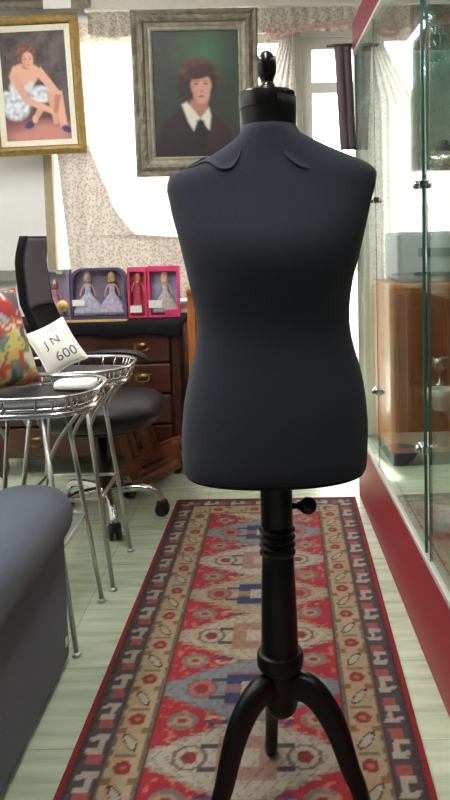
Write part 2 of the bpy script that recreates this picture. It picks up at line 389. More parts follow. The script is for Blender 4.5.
# ------------------------------------------------------------------ rug
def rug_colour(u, v, Wd, Ln):
    red = rgb(180, 46, 62); navy = rgb(86, 79, 88); cream = rgb(196, 180, 152); tan = rgb(196, 166, 130)
    white = rgb(192, 180, 162); rust = rgb(152, 58, 52); blue = rgb(140, 146, 150); khaki = rgb(182, 164, 134); pink = rgb(196, 112, 108); dk = rgb(82, 62, 56); royal = rgb(56, 66, 110)
    x = u * Wd; y = v * Ln
    d = min(x, Wd - x); e = min(y, Ln - y)
    m = min(d, e)
    s = y if d <= e else x
    n1 = fnoise(x, y, 1.3, 60); n2 = fnoise(x, y, 4.1, 160); n3 = fnoise(x, y, 9.7, 14)
    m += 0.0022 * n1
    if m < 0.013: c = rgb(170, 40, 50)
    elif m < 0.019: c = dk
    elif m < 0.083:                                   # navy border with pale angular S figures
        c = navy
        w = (m - 0.021) / 0.062; q = (s / 0.113) % 1.0
        if not (x < Wd / 2): q = 1 - q
        S = (0.14 < q < 0.30 and 0.30 < w < 0.86) or (0.30 <= q < 0.52 and 0.52 < w < 0.72) or (0.52 <= q < 0.68 and 0.16 < w < 0.72) or (0.22 < q < 0.34 and 0.14 < w < 0.34)
        if S: c = white
        elif 0.68 < q < 0.95 and 0.25 < w < 0.8: c = mixc(pink, rust, 0.45)
        if w < 0.06 or w > 0.94: c = dk
    elif m < 0.166:                                   # tan border, red and pale flowers in turn
        w = (m - 0.083) / 0.083; c = mixc(tan, khaki, 0.5 + n3)
        q = (s / 0.155) % 1.0
        if math.hypot((w - .5) / .24, (q - .25) / .13) < 1: c = rust
        if math.hypot((w - .5) / .10, (q - .25) / .05) < 1: c = pink
        a = (w - .5) * .8 + (q - .75) * .55; b2 = -(w - .5) * .55 + (q - .75) * .8
        r2 = math.hypot(a / .23, b2 / .085)
        if r2 < 1.25: c = dk
        if r2 < 0.95: c = white
        if abs(q - .5) < .05 and abs(w - .5) > .2: c = rgb(150, 110, 70)
        if abs(q - .0) < .04 and abs(w - .5) < .3: c = rgb(140, 120, 90)
        if w < 0.08 or w > 0.92: c = mixc(dk, khaki, .3)
    else:                                             # red field with stepped medallions
        c = red
        fx = abs(x - Wd / 2) / (Wd / 2 - 0.166)
        k = math.floor(y / 0.24); t = (y / 0.24 - k) * 2 - 1; at = abs(t)
        at_s = math.floor(at * 9) / 9
        zz = 1.0 - max(0, at_s - .12) * 1.02 + 0.04 * ((math.floor(y / 0.012)) % 2)
        body = (cream, blue, white, khaki)[k % 4]
        if fx < zz:
            c = body
            if fx > zz - 0.09: c = mixc(body, rgb(120, 104, 92), .45)
            fl = math.hypot((fx - .56) / .14, at / .26)
            if fl < 1.25: c = rgb(132, 108, 96)
            if fl < 1.0: c = pink if k % 2 else mixc(body, white, .6)
            if fl < 0.55: c = rust
            if fx < 0.30 and at < 0.55:
                c = royal if (k % 2 and 0.16 < at < .5) else mixc(body, rust, .55)
                if fx < 0.13 and at < .22: c = white
            if 0.30 < fx < 0.46 and 0.22 < at < 0.34: c = navy
            if abs(math.sin(fx * 24 + at * 9)) < .14: c = mixc(c, navy, .55)
        else:
            f2 = math.hypot((fx - .70) / .17, (1 - at) / .26)
            if f2 < 1.0: c = rgb(136, 122, 118)
            if f2 < 0.6: c = rgb(176, 150, 120)
            if f2 < 0.3: c = rust
            f3 = math.hypot((fx - .34) / .13, (1 - at) / .16)
            if f3 < 1: c = tan if (k % 2) else royal
            if f3 < .5: c = red
            if n1 > 0.33 and fx < .95: c = mixc(c, rgb(206, 140, 96), .6)
        if fx > 0.965: c = dk
    j = 1 + 0.16 * n2 + 0.14 * n1 + 0.10 * n3
    c = mixc(c, rgb(150, 128, 108), .04)
    return tuple(max(0, q * j * 0.56) for q in c)
RW, RL = 0.79, 2.55
ra = 0.022
rc, rs = math.cos(ra), math.sin(ra)
rug_c = V((-0.045, 3.035, 0))               # middle of the far end
def rug_P(u, v):
    lx = (u - .5) * RW; ly = -(1 - v) * RL
    return (rug_c.x + lx * rc - ly * -rs * -1 * -1, rug_c.y + lx * rs * -1 * -1 + ly * rc, 0.008 + 0.0006 * fnoise(lx, ly, 2, 9))
def rug_P(u, v):
    lx = (u - .5) * RW; ly = -(1 - v) * RL
    return (rug_c.x + lx * rc + ly * rs, rug_c.y - lx * rs + ly * rc, 0.008 + 0.0006 * fnoise(lx, ly, 2, 9))
rug = paint_grid('runner_rug', 158, 510, rug_P, lambda u, v: rug_colour(u, 1 - v, RW, RL), paint_rug, at=(-0.05, 1.75, 0), thick=0.0075)
tag(rug, 'long red patterned wool runner rug with tan and navy borders on the floor', 'rug')

# ------------------------------------------------------------------ dress form
DY = 1.30
def PX(px, py, Y):                                   # measured outline -> metres at distance Y
    a, b = (px - PPX) / F_PX, (py - PPY) / F_PX
    d = fw + rr * a + dd * b
    k = Y / d.y
    return d.x * k, CAM_H + d.z * k
rows = [(125, 242, 296), (133, 239.5, 300.5), (140, 232, 314), (148, 221, 330), (155, 210, 346), (161, 199, 360), (166, 188, 369), (171, 176, 374.2), (175, 170, 376), (183, 168, 375.2), (190, 168, 374),
        (200, 170.5, 371), (212, 173, 368), (228, 177.5, 364.5), (243, 181.5, 361), (260, 185.5, 357), (278, 189.5, 352.5), (295, 193, 349.8), (310, 196, 348.8), (325, 197.8, 349.2), (338, 197.2, 351),
        (352, 194.8, 354.5), (367, 191, 359), (384, 187.8, 362.8), (400, 185, 365), (420, 183.4, 366.8), (436, 182.8, 367), (452, 183.2, 366.4), (462, 183.6, 366), (468, 185, 365), (471.5, 188.5, 362)]
form = thing('dress_form', 'black torso dress form on turned black wooden tripod stand, standing on the red rug', 'dress form', (0, DY, 0.009))
def lerp(t, xs, ys):
    if t <= xs[0]: return ys[0]
    for i in range(len(xs) - 1):
        if t <= xs[i + 1]:
            return ys[i] + (ys[i + 1] - ys[i]) * (t - xs[i]) / (xs[i + 1] - xs[i])
    return ys[-1]
sec = []
for py, l, r in rows:
    xl, z1 = PX(l, py, DY); xr, z2 = PX(r, py, DY)
    cx = (xl + xr) / 2; hw = (xr - xl) / 2 * 1.008
    hd = lerp(py, [125, 133, 140, 155, 166, 176, 190, 215, 240, 262, 300, 325, 360, 400, 440, 462, 471], [.052, .053, .055, .059, .064, .070, .078, .096, .114, .116, .100, .090, .095, .107, .112, .112, .105])
    cy = lerp(py, [125, 190, 245, 325, 400, 483], [.012, .006, -.004, .006, .004, .006])
    ex = lerp(py, [125, 150, 176, 245, 325, 483], [2.0, 2.2, 2.7, 2.25, 2.2, 2.35])
    sec.append((cx, DY + cy, (z1 + z2) / 2, hw, hd, ex))
def ring(s, off=0.0, n=64):
    cx, cy, z, hw, hd, ex = s
    out = []
    for k in range(n):
        a = 2 * PI * k / n; c, sn = math.cos(a), math.sin(a)
        out.append((cx + (hw + off) * math.copysign(abs(c) ** (2 / ex), c), cy + (hd + off) * math.copysign(abs(sn) ** (2 / ex), sn), z))
    return out
bm = NB()
loft(bm, [ring(s) for s in reversed(sec)])
torso = mk('torso', bm, jersey, form, smooth=True)
# hem roll under the torso
zb = sec[-1][2]
bm = NB(); tube(bm, ring((*sec[-1][:2], zb + .003, sec[-1][3] - .001, sec[-1][4] - .001, sec[-1][5])), 0.004, 8, closed=True)
mk('hem', bm, blackfab, form, smooth=True)
# loose torn neckline layer lying over the shoulders (folded edges left and right)
def surf(py, a, off):
    i = 0
    for i in range(len(rows) - 1):
        if rows[i + 1][0] >= py: break
    t = (py - rows[i][0]) / (rows[i + 1][0] - rows[i][0]); t = max(0, min(1, t))
    s = tuple(x + (y - x) * t for x, y in zip(sec[i], sec[i + 1]))
    cx, cy, z, hw, hd, ex = s
    c, sn = math.cos(a), math.sin(a)
    return V((cx + (hw + off) * math.copysign(abs(c) ** (2 / ex), c), cy + (hd + off) * math.copysign(abs(sn) ** (2 / ex), sn), z + off * .4))
def front_surf(px, py, off):
    x = PX(px, py, DY)[0]
    for i in range(len(rows) - 1):
        if rows[i + 1][0] >= py: break
    t = (py - rows[i][0]) / (rows[i + 1][0] - rows[i][0])
    cx, cy, z, hw, hd, ex = (a + (b - a) * t for a, b in zip(sec[i], sec[i + 1]))
    q = max(-.985, min(.985, (x - cx) / hw))
    return V((x, cy - (hd + off) * (1 - abs(q) ** ex) ** (1 / ex), z + off * .6))
def seam_flap(path, rise):
    pts = smooth_path([(a, b, 0) for a, b in path], 6); b_ = NB(); g = []
    for k, p_ in enumerate(pts):
        e = math.sin(PI * k / (len(pts) - 1)) ** .5
        g.append([b_.verts.new(front_surf(p_.x, max(127, p_.y - rise * e * w), .0004 + .0042 * e * (1 - w) ** 1.5)) for w in (1, .7, .4, .15, 0)] + [b_.verts.new(front_surf(p_.x, p_.y + .3, -.001))])
    for a, b in zip(g, g[1:]):
        for k in range(5): b_.faces.new((a[k], a[k + 1], b[k + 1], b[k]))
    return b_
mk('seam_flap', seam_flap([(186, 168.5), (196, 166), (205, 163), (212, 165), (220, 171), (229, 172.5), (235, 169), (240, 160), (242, 150)], 9), jersey, form, smooth=True)
mk('seam_flap', seam_flap([(283, 156), (287, 162), (293, 168), (300, 172), (308, 173)], 9), jersey, form, smooth=True)
# neck block, cap and finial
zn0 = sec[0][2]; nx = sec[0][0]; ny = sec[0][1]
def zat(py): return PX(268, py, DY)[1]
xa = PX(267, 90, DY)[0]
bm = NB(); lathe(bm, [(0.0, zn0 - 0.03), (.0480, zn0 - .03), (.0500, zn0), (.0514, zat(108)), (.0518, zat(97))], (nx, ny, 0), 40)
mk('neck', bm, mat('neck_black_satin', rgb(9, 10, 13), .4, var=.1, spec=.3), form)
bm = NB(); lathe(bm, [(.0, zat(108)), (.0522, zat(108)), (.0524, zat(107)), (.0524, zat(93.5)), (.051, zat(91.5)), (.046, zat(90)), (.0, zat(89))], (xa, ny, 0), 40)
mk('neck_cap', bm, black_gloss, form, smooth=True).modifiers.new('es', 'EDGE_SPLIT').split_angle = math.radians(35)
zf = zat(89.5)
bm = NB(); lathe(bm, [(.0, zf - .002), (.024, zf - .002), (.024, zf + .003), (.016, zf + .008), (.0125, zf + .014), (.0125, zf + .020), (.0145, zf + .024), (.0175, zf + .032), (.0187, zf + .042), (.0183, zf + .052), (.0155, zf + .062), (.010, zf + .0695), (.004, zf + .0725), (.0, zf + .073)], (xa, ny, 0), 32)
mk('finial', bm, black_gloss, form, smooth=True)
# pole
def pw(px0, px1, py):
    x0, z = PX(px0, py, DY); x1, _ = PX(px1, py, DY); return (x1 - x0) / 2 * 1.04, z + .006
prof = []
for a_, b_, py in ((262, 293, 470), (262, 293, 527), (262.5, 293.5, 528)): prof.append(pw(a_, b_, py))
for q in range(4):
    y0 = 530 + q * 7.6
    for dy_, w_ in ((0, 28.5), (1.0, 32.5), (3.2, 35.5), (5.4, 32.5), (6.5, 28.5)): prof.append(pw(278 - w_ / 2, 278 + w_ / 2, y0 + dy_))
for a_, b_, py in ((262.5, 293.5, 562), (262.2, 295.8, 600), (262, 297.5, 640), (262, 298, 653), (262, 298, 654.5), (258.5, 301, 655.5), (257.2, 302, 658), (257, 302.2, 663), (257.2, 302, 668), (259, 300.5, 670.5), (263, 297, 671.5), (264, 296, 675)): prof.append(pw(a_, b_, py))
xp = 0.0
prof = [(r_, z_) for r_, z_ in prof]
bm = NB(); lathe(bm, [(0.0, prof[0][1] + .03), (prof[0][0], prof[0][1] + .03)] + prof + [(0.0, prof[-1][1])], (xp, DY + .005, 0), 40)
mk('pole', bm, black_wood, form, smooth=True).modifiers.new('es', 'EDGE_SPLIT').split_angle = math.radians(40)
zc1 = pw(0, 1, 674)[1]; zc0 = pw(0, 1, 722)[1]
bm = NB(); lathe(bm, [(0, zc0 - .004), (.022, zc0 - .003), (.030, zc0 + .006), (.0325, zc0 + .02), (.033, zc1 - .006), (.031, zc1)], (xp, DY + .005, 0), 32)
mk('hub', bm, black_wood, form, smooth=True)
# height adjusting knob
kx, kz = PX(308, 506, DY)
bm = NB()
lathe(bm, [(.0055, .026), (.0055, .045), (.008, .047), (.008, .0505), (.0115, .053), (.0155, .0585), (.017, .066), (.016, .073), (.0115, .0795), (.005, .0825), (.0, .083)], (xp - .006, DY + .005, kz), 24, axis=(1, -.05, 0))
mk('adjusting_knob', bm, black_gloss, form, smooth=True)
# three cabriole legs
def leg(az):
    d = V((math.cos(az), math.sin(az), 0)); s = V((-d.y, d.x, 0))
    zt = zc1 - .012
    ctrl = [(.020, zt - .030, .052, .026), (.050, zt - .026, .050, .026), (.078, zt - .044, .046, .025), (.103, zt - .078, .042, .024), (.122, zt - .122, .037, .022), (.138, zt - .170, .033, .020), (.155, zt - .210, .029, .019), (.176, .030, .026, .019), (.198, .0165, .021, .018), (.214, .0150, .012, .012)]
    pts = smooth_path([(c[0], c[1], 0) for c in ctrl], 5)
    wd = smooth_path([(c[2], c[3], 0) for c in ctrl], 5)
    rings = []
    for i, p_ in enumerate(pts):
        q_ = pts[min(i + 1, len(pts) - 1)] - pts[max(i - 1, 0)]
        tg = V((q_.x, q_.y)).normalized(); nr = V((-tg.y, tg.x))
        hw, ht = wd[i].x / 2 * 1.12, wd[i].y / 2 * 1.45
        rg = []
        for k in range(14):
            a = 2 * PI * k / 14; c, sn = math.cos(a), math.sin(a)
            u = math.copysign(abs(c) ** .75, c) * ht; w = math.copysign(abs(sn) ** .75, sn) * hw
            rg.append(V((xp, DY + .005, .0)) + d * (p_.x + nr.x * w) + V((0, 0, max(p_.y + nr.y * w, .0092))) + s * u)
        rings.append(rg)
    b_ = NB(); loft(b_, rings); return b_
for az in (98, 218, 338): mk('leg', leg(math.radians(az)), black_wood, form, smooth=True)

# ------------------------------------------------------------------ pictures on the window wall
def frame_ring(bm, cx, cz, hw, hh, prof, y0, wob=0.0):
    """mitred moulding: prof = (outward offset from opening, depth towards the room); nseg points per side"""
    ns = 24
    rings = []
    loop = []
    for (ax, az, bx, bz) in ((-1, -1, 1, -1), (1, -1, 1, 1), (1, 1, -1, 1), (-1, 1, -1, -1)):
        for k in range(ns): loop.append((ax + (bx - ax) * k / ns, az + (bz - az) * k / ns))
    for o, d in prof:
        rings.append([(cx + sx * (hw + o), y0 - d + (wob * fnoise(sx * 9, sz * 9, o * 40, 2.3) if d > .006 else 0), cz + sz * (hh + o)) for sx, sz in loop])
    vr = [[bm.verts.new(V(p_)) for p_ in r] for r in rings]
    n = len(loop)
    for a, b in zip(vr, vr[1:]):
        for i in range(n):
            bm.faces.new((a[i], a[(i + 1) % n], b[(i + 1) % n], b[i]))
    for i in range(n):
        bm.faces.new((vr[0][i], vr[0][(i + 1) % n], vr[-1][(i + 1) % n], vr[-1][i]))
    return bm
def portrait(u, v):
    x, y = u * 263 + 95, v * 385 + 85
    g = max(0, 1 - math.hypot((x - 262) / 130, (y - 150) / 130))
    c = mixc(rgb(40, 47, 44), rgb(66, 98, 72), g * 1.1 + .12 * fnoise(x, y, 3, .04))
    c = mixc(c, rgb(48, 70, 56), max(0, (x - 280) / 120))
    c = mixc(c, rgb(34, 28, 32), poly_in(x, y, [(100, 475), (118, 372), (140, 348), (188, 318), (232, 352), (264, 328), (302, 362), (326, 392), (334, 475)], 7))
    c = mixc(c, rgb(62, 36, 38), ell(x, y, 285, 400, 38, 60, .5) * .6)
    c = mixc(c, rgb(168, 118, 100), poly_in(x, y, [(206, 280), (262, 280), (258, 325), (236, 345), (204, 312)], 5))
    hair = max(ell(x, y, 231, 226, 60, 55, .12), ell(x, y, 200, 258, 32, 40, .2), ell(x, y, 272, 240, 20, 34, .2))
    c = mixc(c, mixc(rgb(46, 28, 26), rgb(98, 56, 44), .5 + .8 * fnoise(x, y, 7, .05) + (205 - y) / 70), hair)
    face = max(ell(x, y, 240, 252, 31, 36, .12), ell(x, y, 241, 276, 25, 30, .14))
    c = mixc(c, mixc(rgb(198, 150, 132), rgb(160, 104, 90), max(0, (222 - x) / 34 + .35)), face)
    c = mixc(c, rgb(60, 34, 30), ell(x, y, 238, 212, 42, 21, .2, -.25))
    for ex in (227, 254):
        c = mixc(c, rgb(72, 48, 44), ell(x, y, ex, 247, 6.5, 3.2, .4) * .8)
        c = mixc(c, rgb(86, 56, 48), ell(x, y, ex, 239, 9, 2.2, .5) * .6)
    c = mixc(c, rgb(150, 96, 82), ell(x, y, 242, 268, 4.5, 4, .5) * .7)
    c = mixc(c, rgb(152, 62, 62), ell(x, y, 241, 284, 9.5, 3.2, .4) * .9)
    col = max(poly_in(x, y, [(182, 308), (197, 300), (236, 348), (215, 386), (200, 360)], 4), poly_in(x, y, [(236, 348), (262, 318), (268, 342), (262, 384), (246, 372)], 4))
    c = mixc(c, rgb(212, 210, 194), col)
    c = mixc(c, rgb(22, 22, 26), poly_in(x, y, [(226, 356), (246, 356), (256, 390), (252, 440), (222, 440), (220, 388)], 5))
    return c
def dancer(u, v):
    x, y = u * 318 - 3, v * 505 + 135
    n = fnoise(x, y, 2, .018) + .5 * fnoise(x, y, 5, .06)
    c = mixc(rgb(58, 50, 52), rgb(92, 80, 82), .5 + n)
    c = mixc(c, rgb(104, 66, 70), max(0, (y - 460) / 90) * .8)
    c = mixc(c, rgb(196, 132, 120), ell(x, y, 165, 610, 160, 62, .35))
    c = mixc(c, rgb(130, 70, 76), ell(x, y, 50, 545, 90, 40, .5) * .6)
    tutu = max(ell(x, y, 60, 475, 62, 60, .16), ell(x, y, 180, 425, 62, 38, .2), ell(x, y, 20, 440, 42, 36, .2), ell(x, y, 75, 395, 40, 40, .2))
    c = mixc(c, mixc(rgb(224, 228, 232), rgb(164, 176, 190), .4 + 1.2 * fnoise(x, y, 8, .05)), tutu)
    sk = rgb(216, 164, 142); skd = rgb(176, 120, 102)
    def limb(p0, p1, w):
        return poly_in(x, y, [(p0[0] - w * (p1[1] - p0[1]) / math.dist(p0, p1), p0[1] + w * (p1[0] - p0[0]) / math.dist(p0, p1)), (p0[0] + w * (p1[1] - p0[1]) / math.dist(p0, p1), p0[1] - w * (p1[0] - p0[0]) / math.dist(p0, p1)),
                              (p1[0] + w * .7 * (p1[1] - p0[1]) / math.dist(p0, p1), p1[1] - w * .7 * (p1[0] - p0[0]) / math.dist(p0, p1)), (p1[0] - w * .7 * (p1[1] - p0[1]) / math.dist(p0, p1), p1[1] + w * .7 * (p1[0] - p0[0]) / math.dist(p0, p1))], 3.5)
    c = mixc(c, mixc(sk, skd, .3), limb((180, 480), (134, 548), 15)); c = mixc(c, sk, limb((252, 415), (274, 572), 24)); c = mixc(c, mixc(sk, skd, .25), limb((225, 440), (240, 560), 16))
    c = mixc(c, mixc(sk, skd, .2), limb((205, 430), (258, 425), 20))
    c = mixc(c, sk, poly_in(x, y, [(40, 335), (58, 296), (98, 284), (150, 286), (178, 306), (172, 350), (140, 395), (70, 400), (44, 380)], 5))
    c = mixc(c, rgb(200, 206, 210), poly_in(x, y, [(48, 362), (70, 352), (105, 386), (140, 362), (150, 374), (136, 410), (60, 416)], 5))
    c = mixc(c, mixc(sk, skd, .15), limb((58, 330), (112, 452), 22)); c = mixc(c, sk, limb((112, 448), (232, 505), 17))
    c = mixc(c, sk, limb((170, 315), (258, 430), 21)); c = mixc(c, skd, limb((258, 428), (240, 510), 14))
    c = mixc(c, mixc(rgb(96, 58, 46), rgb(142, 92, 70), .5 + fnoise(x, y, 3, .07)), ell(x, y, 124, 245, 44, 46, .14))
    c = mixc(c, skd, limb((122, 275), (118, 310), 20))
    c = mixc(c, mixc(sk, skd, max(0, (118 - x) / 40 + .2)), ell(x, y, 129, 270, 26, 36, .12))
    for ex in (119, 140): c = mixc(c, rgb(80, 52, 46), ell(x, y, ex, 265, 6, 3, .4) * .8)
    c = mixc(c, rgb(160, 76, 72), ell(x, y, 130, 291, 7, 3, .4) * .8)
    c = mixc(c, rgb(150, 98, 84), ell(x, y, 131, 279, 3.5, 4, .4) * .6)
    c = mixc(c, rgb(58, 58, 104), max(ell(x, y, 118, 558, 26, 16, .25, -.5), ell(x, y, 288, 585, 26, 15, .25, .4)))
    c = mixc(c, sk, ell(x, y, 142, 535, 12, 18, .25))
    return c
def picture(px, label, canvas_fn, outer, fw_, prof_parts, name, y_wall, tilt):
    x0, x1, z0, z1 = outer
    cx, cz = (x0 + x1) / 2, (z0 + z1) / 2; hw, hh = (x1 - x0) / 2 - fw_, (z1 - z0) / 2 - fw_
    t = thing(name, label, 'painting', (cx, y_wall, cz))
    for nm, pr, m_, wob in prof_parts: mk(nm, frame_ring(NB(), cx, cz, hw, hh, pr, y_wall, wob), m_, t)
    paint_grid('canvas', 90, 120, lambda u, v: (cx + (u - .5) * 2 * hw * 1.02, y_wall - .008 + .0005 * fnoise(u * 40, v * 40), cz + (.5 - v) * 2 * hh * 1.02), canvas_fn, paint_oil, t)
    t.rotation_euler = (math.radians(tilt[0]), math.radians(tilt[1]), 0)
    return t
picture(None, 'framed oil portrait of a woman with a white collar, in a wide grey frame', portrait, (-0.702, -0.040, 1.503, 2.362), 0.100,
        [('frame', [(.034, 0), (.034, .030), (.040, .040), (.052, .046), (.064, .040), (.072, .034), (.082, .042), (.092, .046), (.100, .036), (.100, 0)], greyframe, .012),
         ('inner_moulding', [(-.004, 0), (-.004, .016), (.004, .021), (.014, .018), (.024, .026), (.0335, .030), (.0335, 0)], greyframe_l, .003)], 'portrait_painting', YB - 0.19, (3, 0.3))
picture(None, 'gold framed painting of a seated dancer in a white tutu', dancer, (-1.490, -0.984, 1.640, 2.366), 0.072,
        [('frame', [(.028, 0), (.028, .022), (.034, .034), (.046, .040), (.056, .034), (.064, .026), (.072, .020), (.072, 0)], gold, .003),
         ('slip', [(.0245, 0), (.0245, .018), (.0278, .024), (.0278, 0)], gold_d, 0),
         ('liner', [(-.006, 0), (-.006, .012), (.024, .018), (.024, 0)], liner, 0)], 'dancer_painting', YB - 0.15, (2, -1.4))
# another frame above it, its lower rail in view with a white card hung over it
t = thing('picture_frame', 'dull gilt picture frame hanging above the dancer painting, only its lower rail showing', 'painting', (-1.24, YB - .08, 2.47))
mk('frame', frame_ring(NB(), -1.24, 2.60, .26, .13, [(.0, 0), (.0, .02), (.012, .032), (.03, .028), (.04, .014), (.04, 0)], YB - .08, .002), greyframe, t)
mk('backing', box(NB(), (-1.24, YB - .083, 2.60), (.52, .008, .26)), mat('brown_canvas', rgb(110, 96, 80), .8, var=.3, scale=9), t)
bm = NB(); box(bm, (-1.115, YB - .1135, 2.462), (.15, .002, .085))
tag(mk('price_card', bm, paper, at=(-1.115, YB - .118, 2.462)), 'small white card hung on the lower rail of the top left picture frame', 'card')

# ------------------------------------------------------------------ curtains
def curtain(bm, top, bot, nu=80, nv=40, waves=13, amp=.018, seed=0, flare=0.0):
    """top/bot: functions u-> (x, y, z)"""
    g = []
    for j in range(nv + 1):
        v = j / nv; row = []
        for i in range(nu + 1):
            u = i / nu
            a = V(top(u)); b = V(bot(u)); p_ = a.lerp(b, v)
            p_.y += amp * math.sin(u * waves * 2 * PI + 1.2 * math.sin(v * 3 + seed)) * (.6 + .4 * v) + .006 * fnoise(u * 9, v * 5, seed)
            row.append(bm.verts.new(p_))
        g.append(row)
    for j in range(nv):
        for i in range(nu):
            f = bm.faces.new((g[j][i], g[j][i + 1], g[j + 1][i + 1], g[j + 1][i])); f.smooth = True
    return bm
cy_ = YB - 0.065
bm = curtain(NB(), lambda u: (-1.22 + 1.02 * u, cy_, 2.36), lambda u: (-1.12 + .95 * u, cy_, 0.83), waves=11, amp=.014)
tag(mk('lace_curtain', bm, curtain_m, at=(-.7, cy_, 2.36)), 'wide beige lace curtain drawn across the window behind the boxed dolls', 'curtain')
# second, inner layer of lace drawn down to the left and along the foot of the window
bm = NB(); g = []
for j in range(41):
    v = j / 40; row = []
    z = 2.28 - 1.44 * v
    xr = lerp(z, [.84, 1.17, 1.20, 1.32, 1.55, 1.85, 2.28], [-.30, -.34, -.74, -.84, -.93, -1.03, -1.10])
    xl = lerp(z, [.84, 2.28], [-1.10, -1.19])
    for i in range(61):
        u = i / 60; x = xl + (xr - xl) * u
        row.append(bm.verts.new((x, YB - .105 + .008 * math.sin(x * 62 + v * 2), z)))
    g.append(row)
for j in range(40):
    for i in range(60):
        f = bm.faces.new((g[j][i], g[j][i + 1], g[j + 1][i + 1], g[j + 1][i])); f.smooth = True
tag(mk('lace_drape', bm, drape_m, at=(-1.1, YB - .105, 2.28)), 'second beige lace drape hanging lower left in the window, above the doll boxes', 'curtain')
# short valance along the top
bm = curtain(NB(), lambda u: (-0.955 + 1.60 * u, YB - .105, 2.40), lambda u: (-0.955 + 1.60 * u, YB - .105, 2.285 - .02 * abs(math.sin(u * 17))), nu=140, nv=8, waves=26, amp=.009, seed=3)
tag(mk('lace_valance', bm, valance_m, at=(-.25, YB - .105, 2.40)), 'short gathered lace valance along the top of the window wall', 'valance')
# curtain right of the portrait, gathered aside by a pink cloth
def tied_top(u): return (-0.06 + .26 * u, YB - .055, 2.36)
g_bm = NB(); nu, nv = 36, 40; g = []
for j in range(nv + 1):
    v = j / nv; row = []
    zz = 2.36 - v * 1.5
    w = lerp(zz, [.86, 1.9, 2.20, 2.28, 2.36], [.30, .27, .085, .10, .26]); c_ = lerp(zz, [.86, 1.9, 2.20, 2.28, 2.36], [.02, .03, .115, .12, .07])
    for i in range(nu + 1):
        u = i / nu
        row.append(g_bm.verts.new((c_ + (u - .5) * w, YB - .060 + .016 * math.sin(u * 6 * 2 * PI), zz)))
    g.append(row)
for j in range(nv):
    for i in range(nu):
        f = g_bm.faces.new((g[j][i], g[j][i + 1], g[j + 1][i + 1], g[j + 1][i])); f.smooth = True
tag(mk('tied_curtain', g_bm, curtain_m, at=(.1, YB - .06, 2.36)), 'narrow beige lace curtain gathered beside the glazed door', 'curtain')
bm = curtain(NB(), lambda u: (.475 + .17 * u, YB - .085, 2.25), lambda u: (.475 + .17 * u, YB - .085, .04), nu=40, nv=30, waves=4, amp=.012, seed=5)
tag(mk('door_curtain', bm, drape_m, at=(.56, YB - .085, 2.25)), 'narrow beige curtain hanging at the right of the glazed door, beyond the showcase end', 'curtain')
sw = smooth_path([(0.0, YB - .06, 2.24), (.03, YB - .185, 2.25), (.07, YB - .19, 2.272), (.14, YB - .193, 2.255), (.24, YB - .19, 2.268), (.40, YB - .185, 2.285), (.58, YB - .175, 2.31), (.70, YB + .0, 2.32)], 8)
bm = NB(); tube(bm, sw, [.011 + .007 * abs(math.sin(i * .7)) for i in range(len(sw))], 12, flat=1.3)
tube(bm, smooth_path([(0.02, YB - .185, 2.245), (.05, YB - .20, 2.215), (.11, YB - .20, 2.225), (.13, YB - .195, 2.26)], 6), .013, 10)
tag(mk('pink_swag', bm, pink_m, at=(.2, YB - .13, 2.28), smooth=True), 'pale pink cloth swag knotted across the top of the glazed door', 'swag')

# ------------------------------------------------------------------ chest of drawers with boxed dolls
CX0, CX1, CYF, CYB, CZ = -1.40, -0.452, 3.39, 3.84, 0.752
ch = thing('chest_of_drawers', 'dark mahogany chest of drawers under the window, black cloth over its top', 'chest of drawers', ((CX0 + CX1) / 2, (CYF + CYB) / 2, 0))
mk('carcass', box(NB(), ((CX0 + CX1) / 2, (CYF + CYB) / 2 + .01, .41), (CX1 - CX0, CYB - CYF - .02, .622)), mahog_d, ch, bevel=.004)
mk('top', box(NB(), ((CX0 + CX1) / 2, (CYF + CYB) / 2, CZ - .016), (CX1 - CX0 + .024, CYB - CYF + .02, .028)), mahog_d, ch, bevel=.008)
for sx in (CX0 + .02, CX1 - .02): mk('corner_post', box(NB(), (sx, CYF + .008, .41), (.042, .03, .622)), mahog_d, ch, bevel=.006)
for sx in (CX0 + .04, CX1 - .04):
    for sy in (CYF + .04, CYB - .04):
        mk('foot', lathe(NB(), [(.018, 0.001), (.026, .02), (.032, .05), (.026, .08), (.034, .105)], (sx, sy, 0), 20), mahog_d, ch, smooth=True)
for r_ in range(4):
    z0, z1 = .115 + r_ * .152, .115 + r_ * .152 + .140
    d = mk('drawer', box(NB(), ((CX0 + CX1) / 2, CYF + .004, (z0 + z1) / 2), (CX1 - CX0 - .10, .024, z1 - z0)), mahog, ch, bevel=.006)
    for hx in ((CX0 + CX1) / 2 - .25, (CX0 + CX1) / 2 + .29):
        b_ = NB(); box(b_, (hx, CYF - .009, (z0 + z1) / 2 + .008), (.085, .003, .034))
        tube(b_, smooth_path([(hx - .032, CYF - .012, (z0 + z1) / 2 + .012), (hx - .028, CYF - .026, (z0 + z1) / 2 - .006), (hx, CYF - .028, (z0 + z1) / 2 - .014), (hx + .028, CYF - .026, (z0 + z1) / 2 - .006), (hx + .032, CYF - .012, (z0 + z1) / 2 + .012)], 5), .0035, 8)
        mk('handle', b_, brass, d, smooth=True)
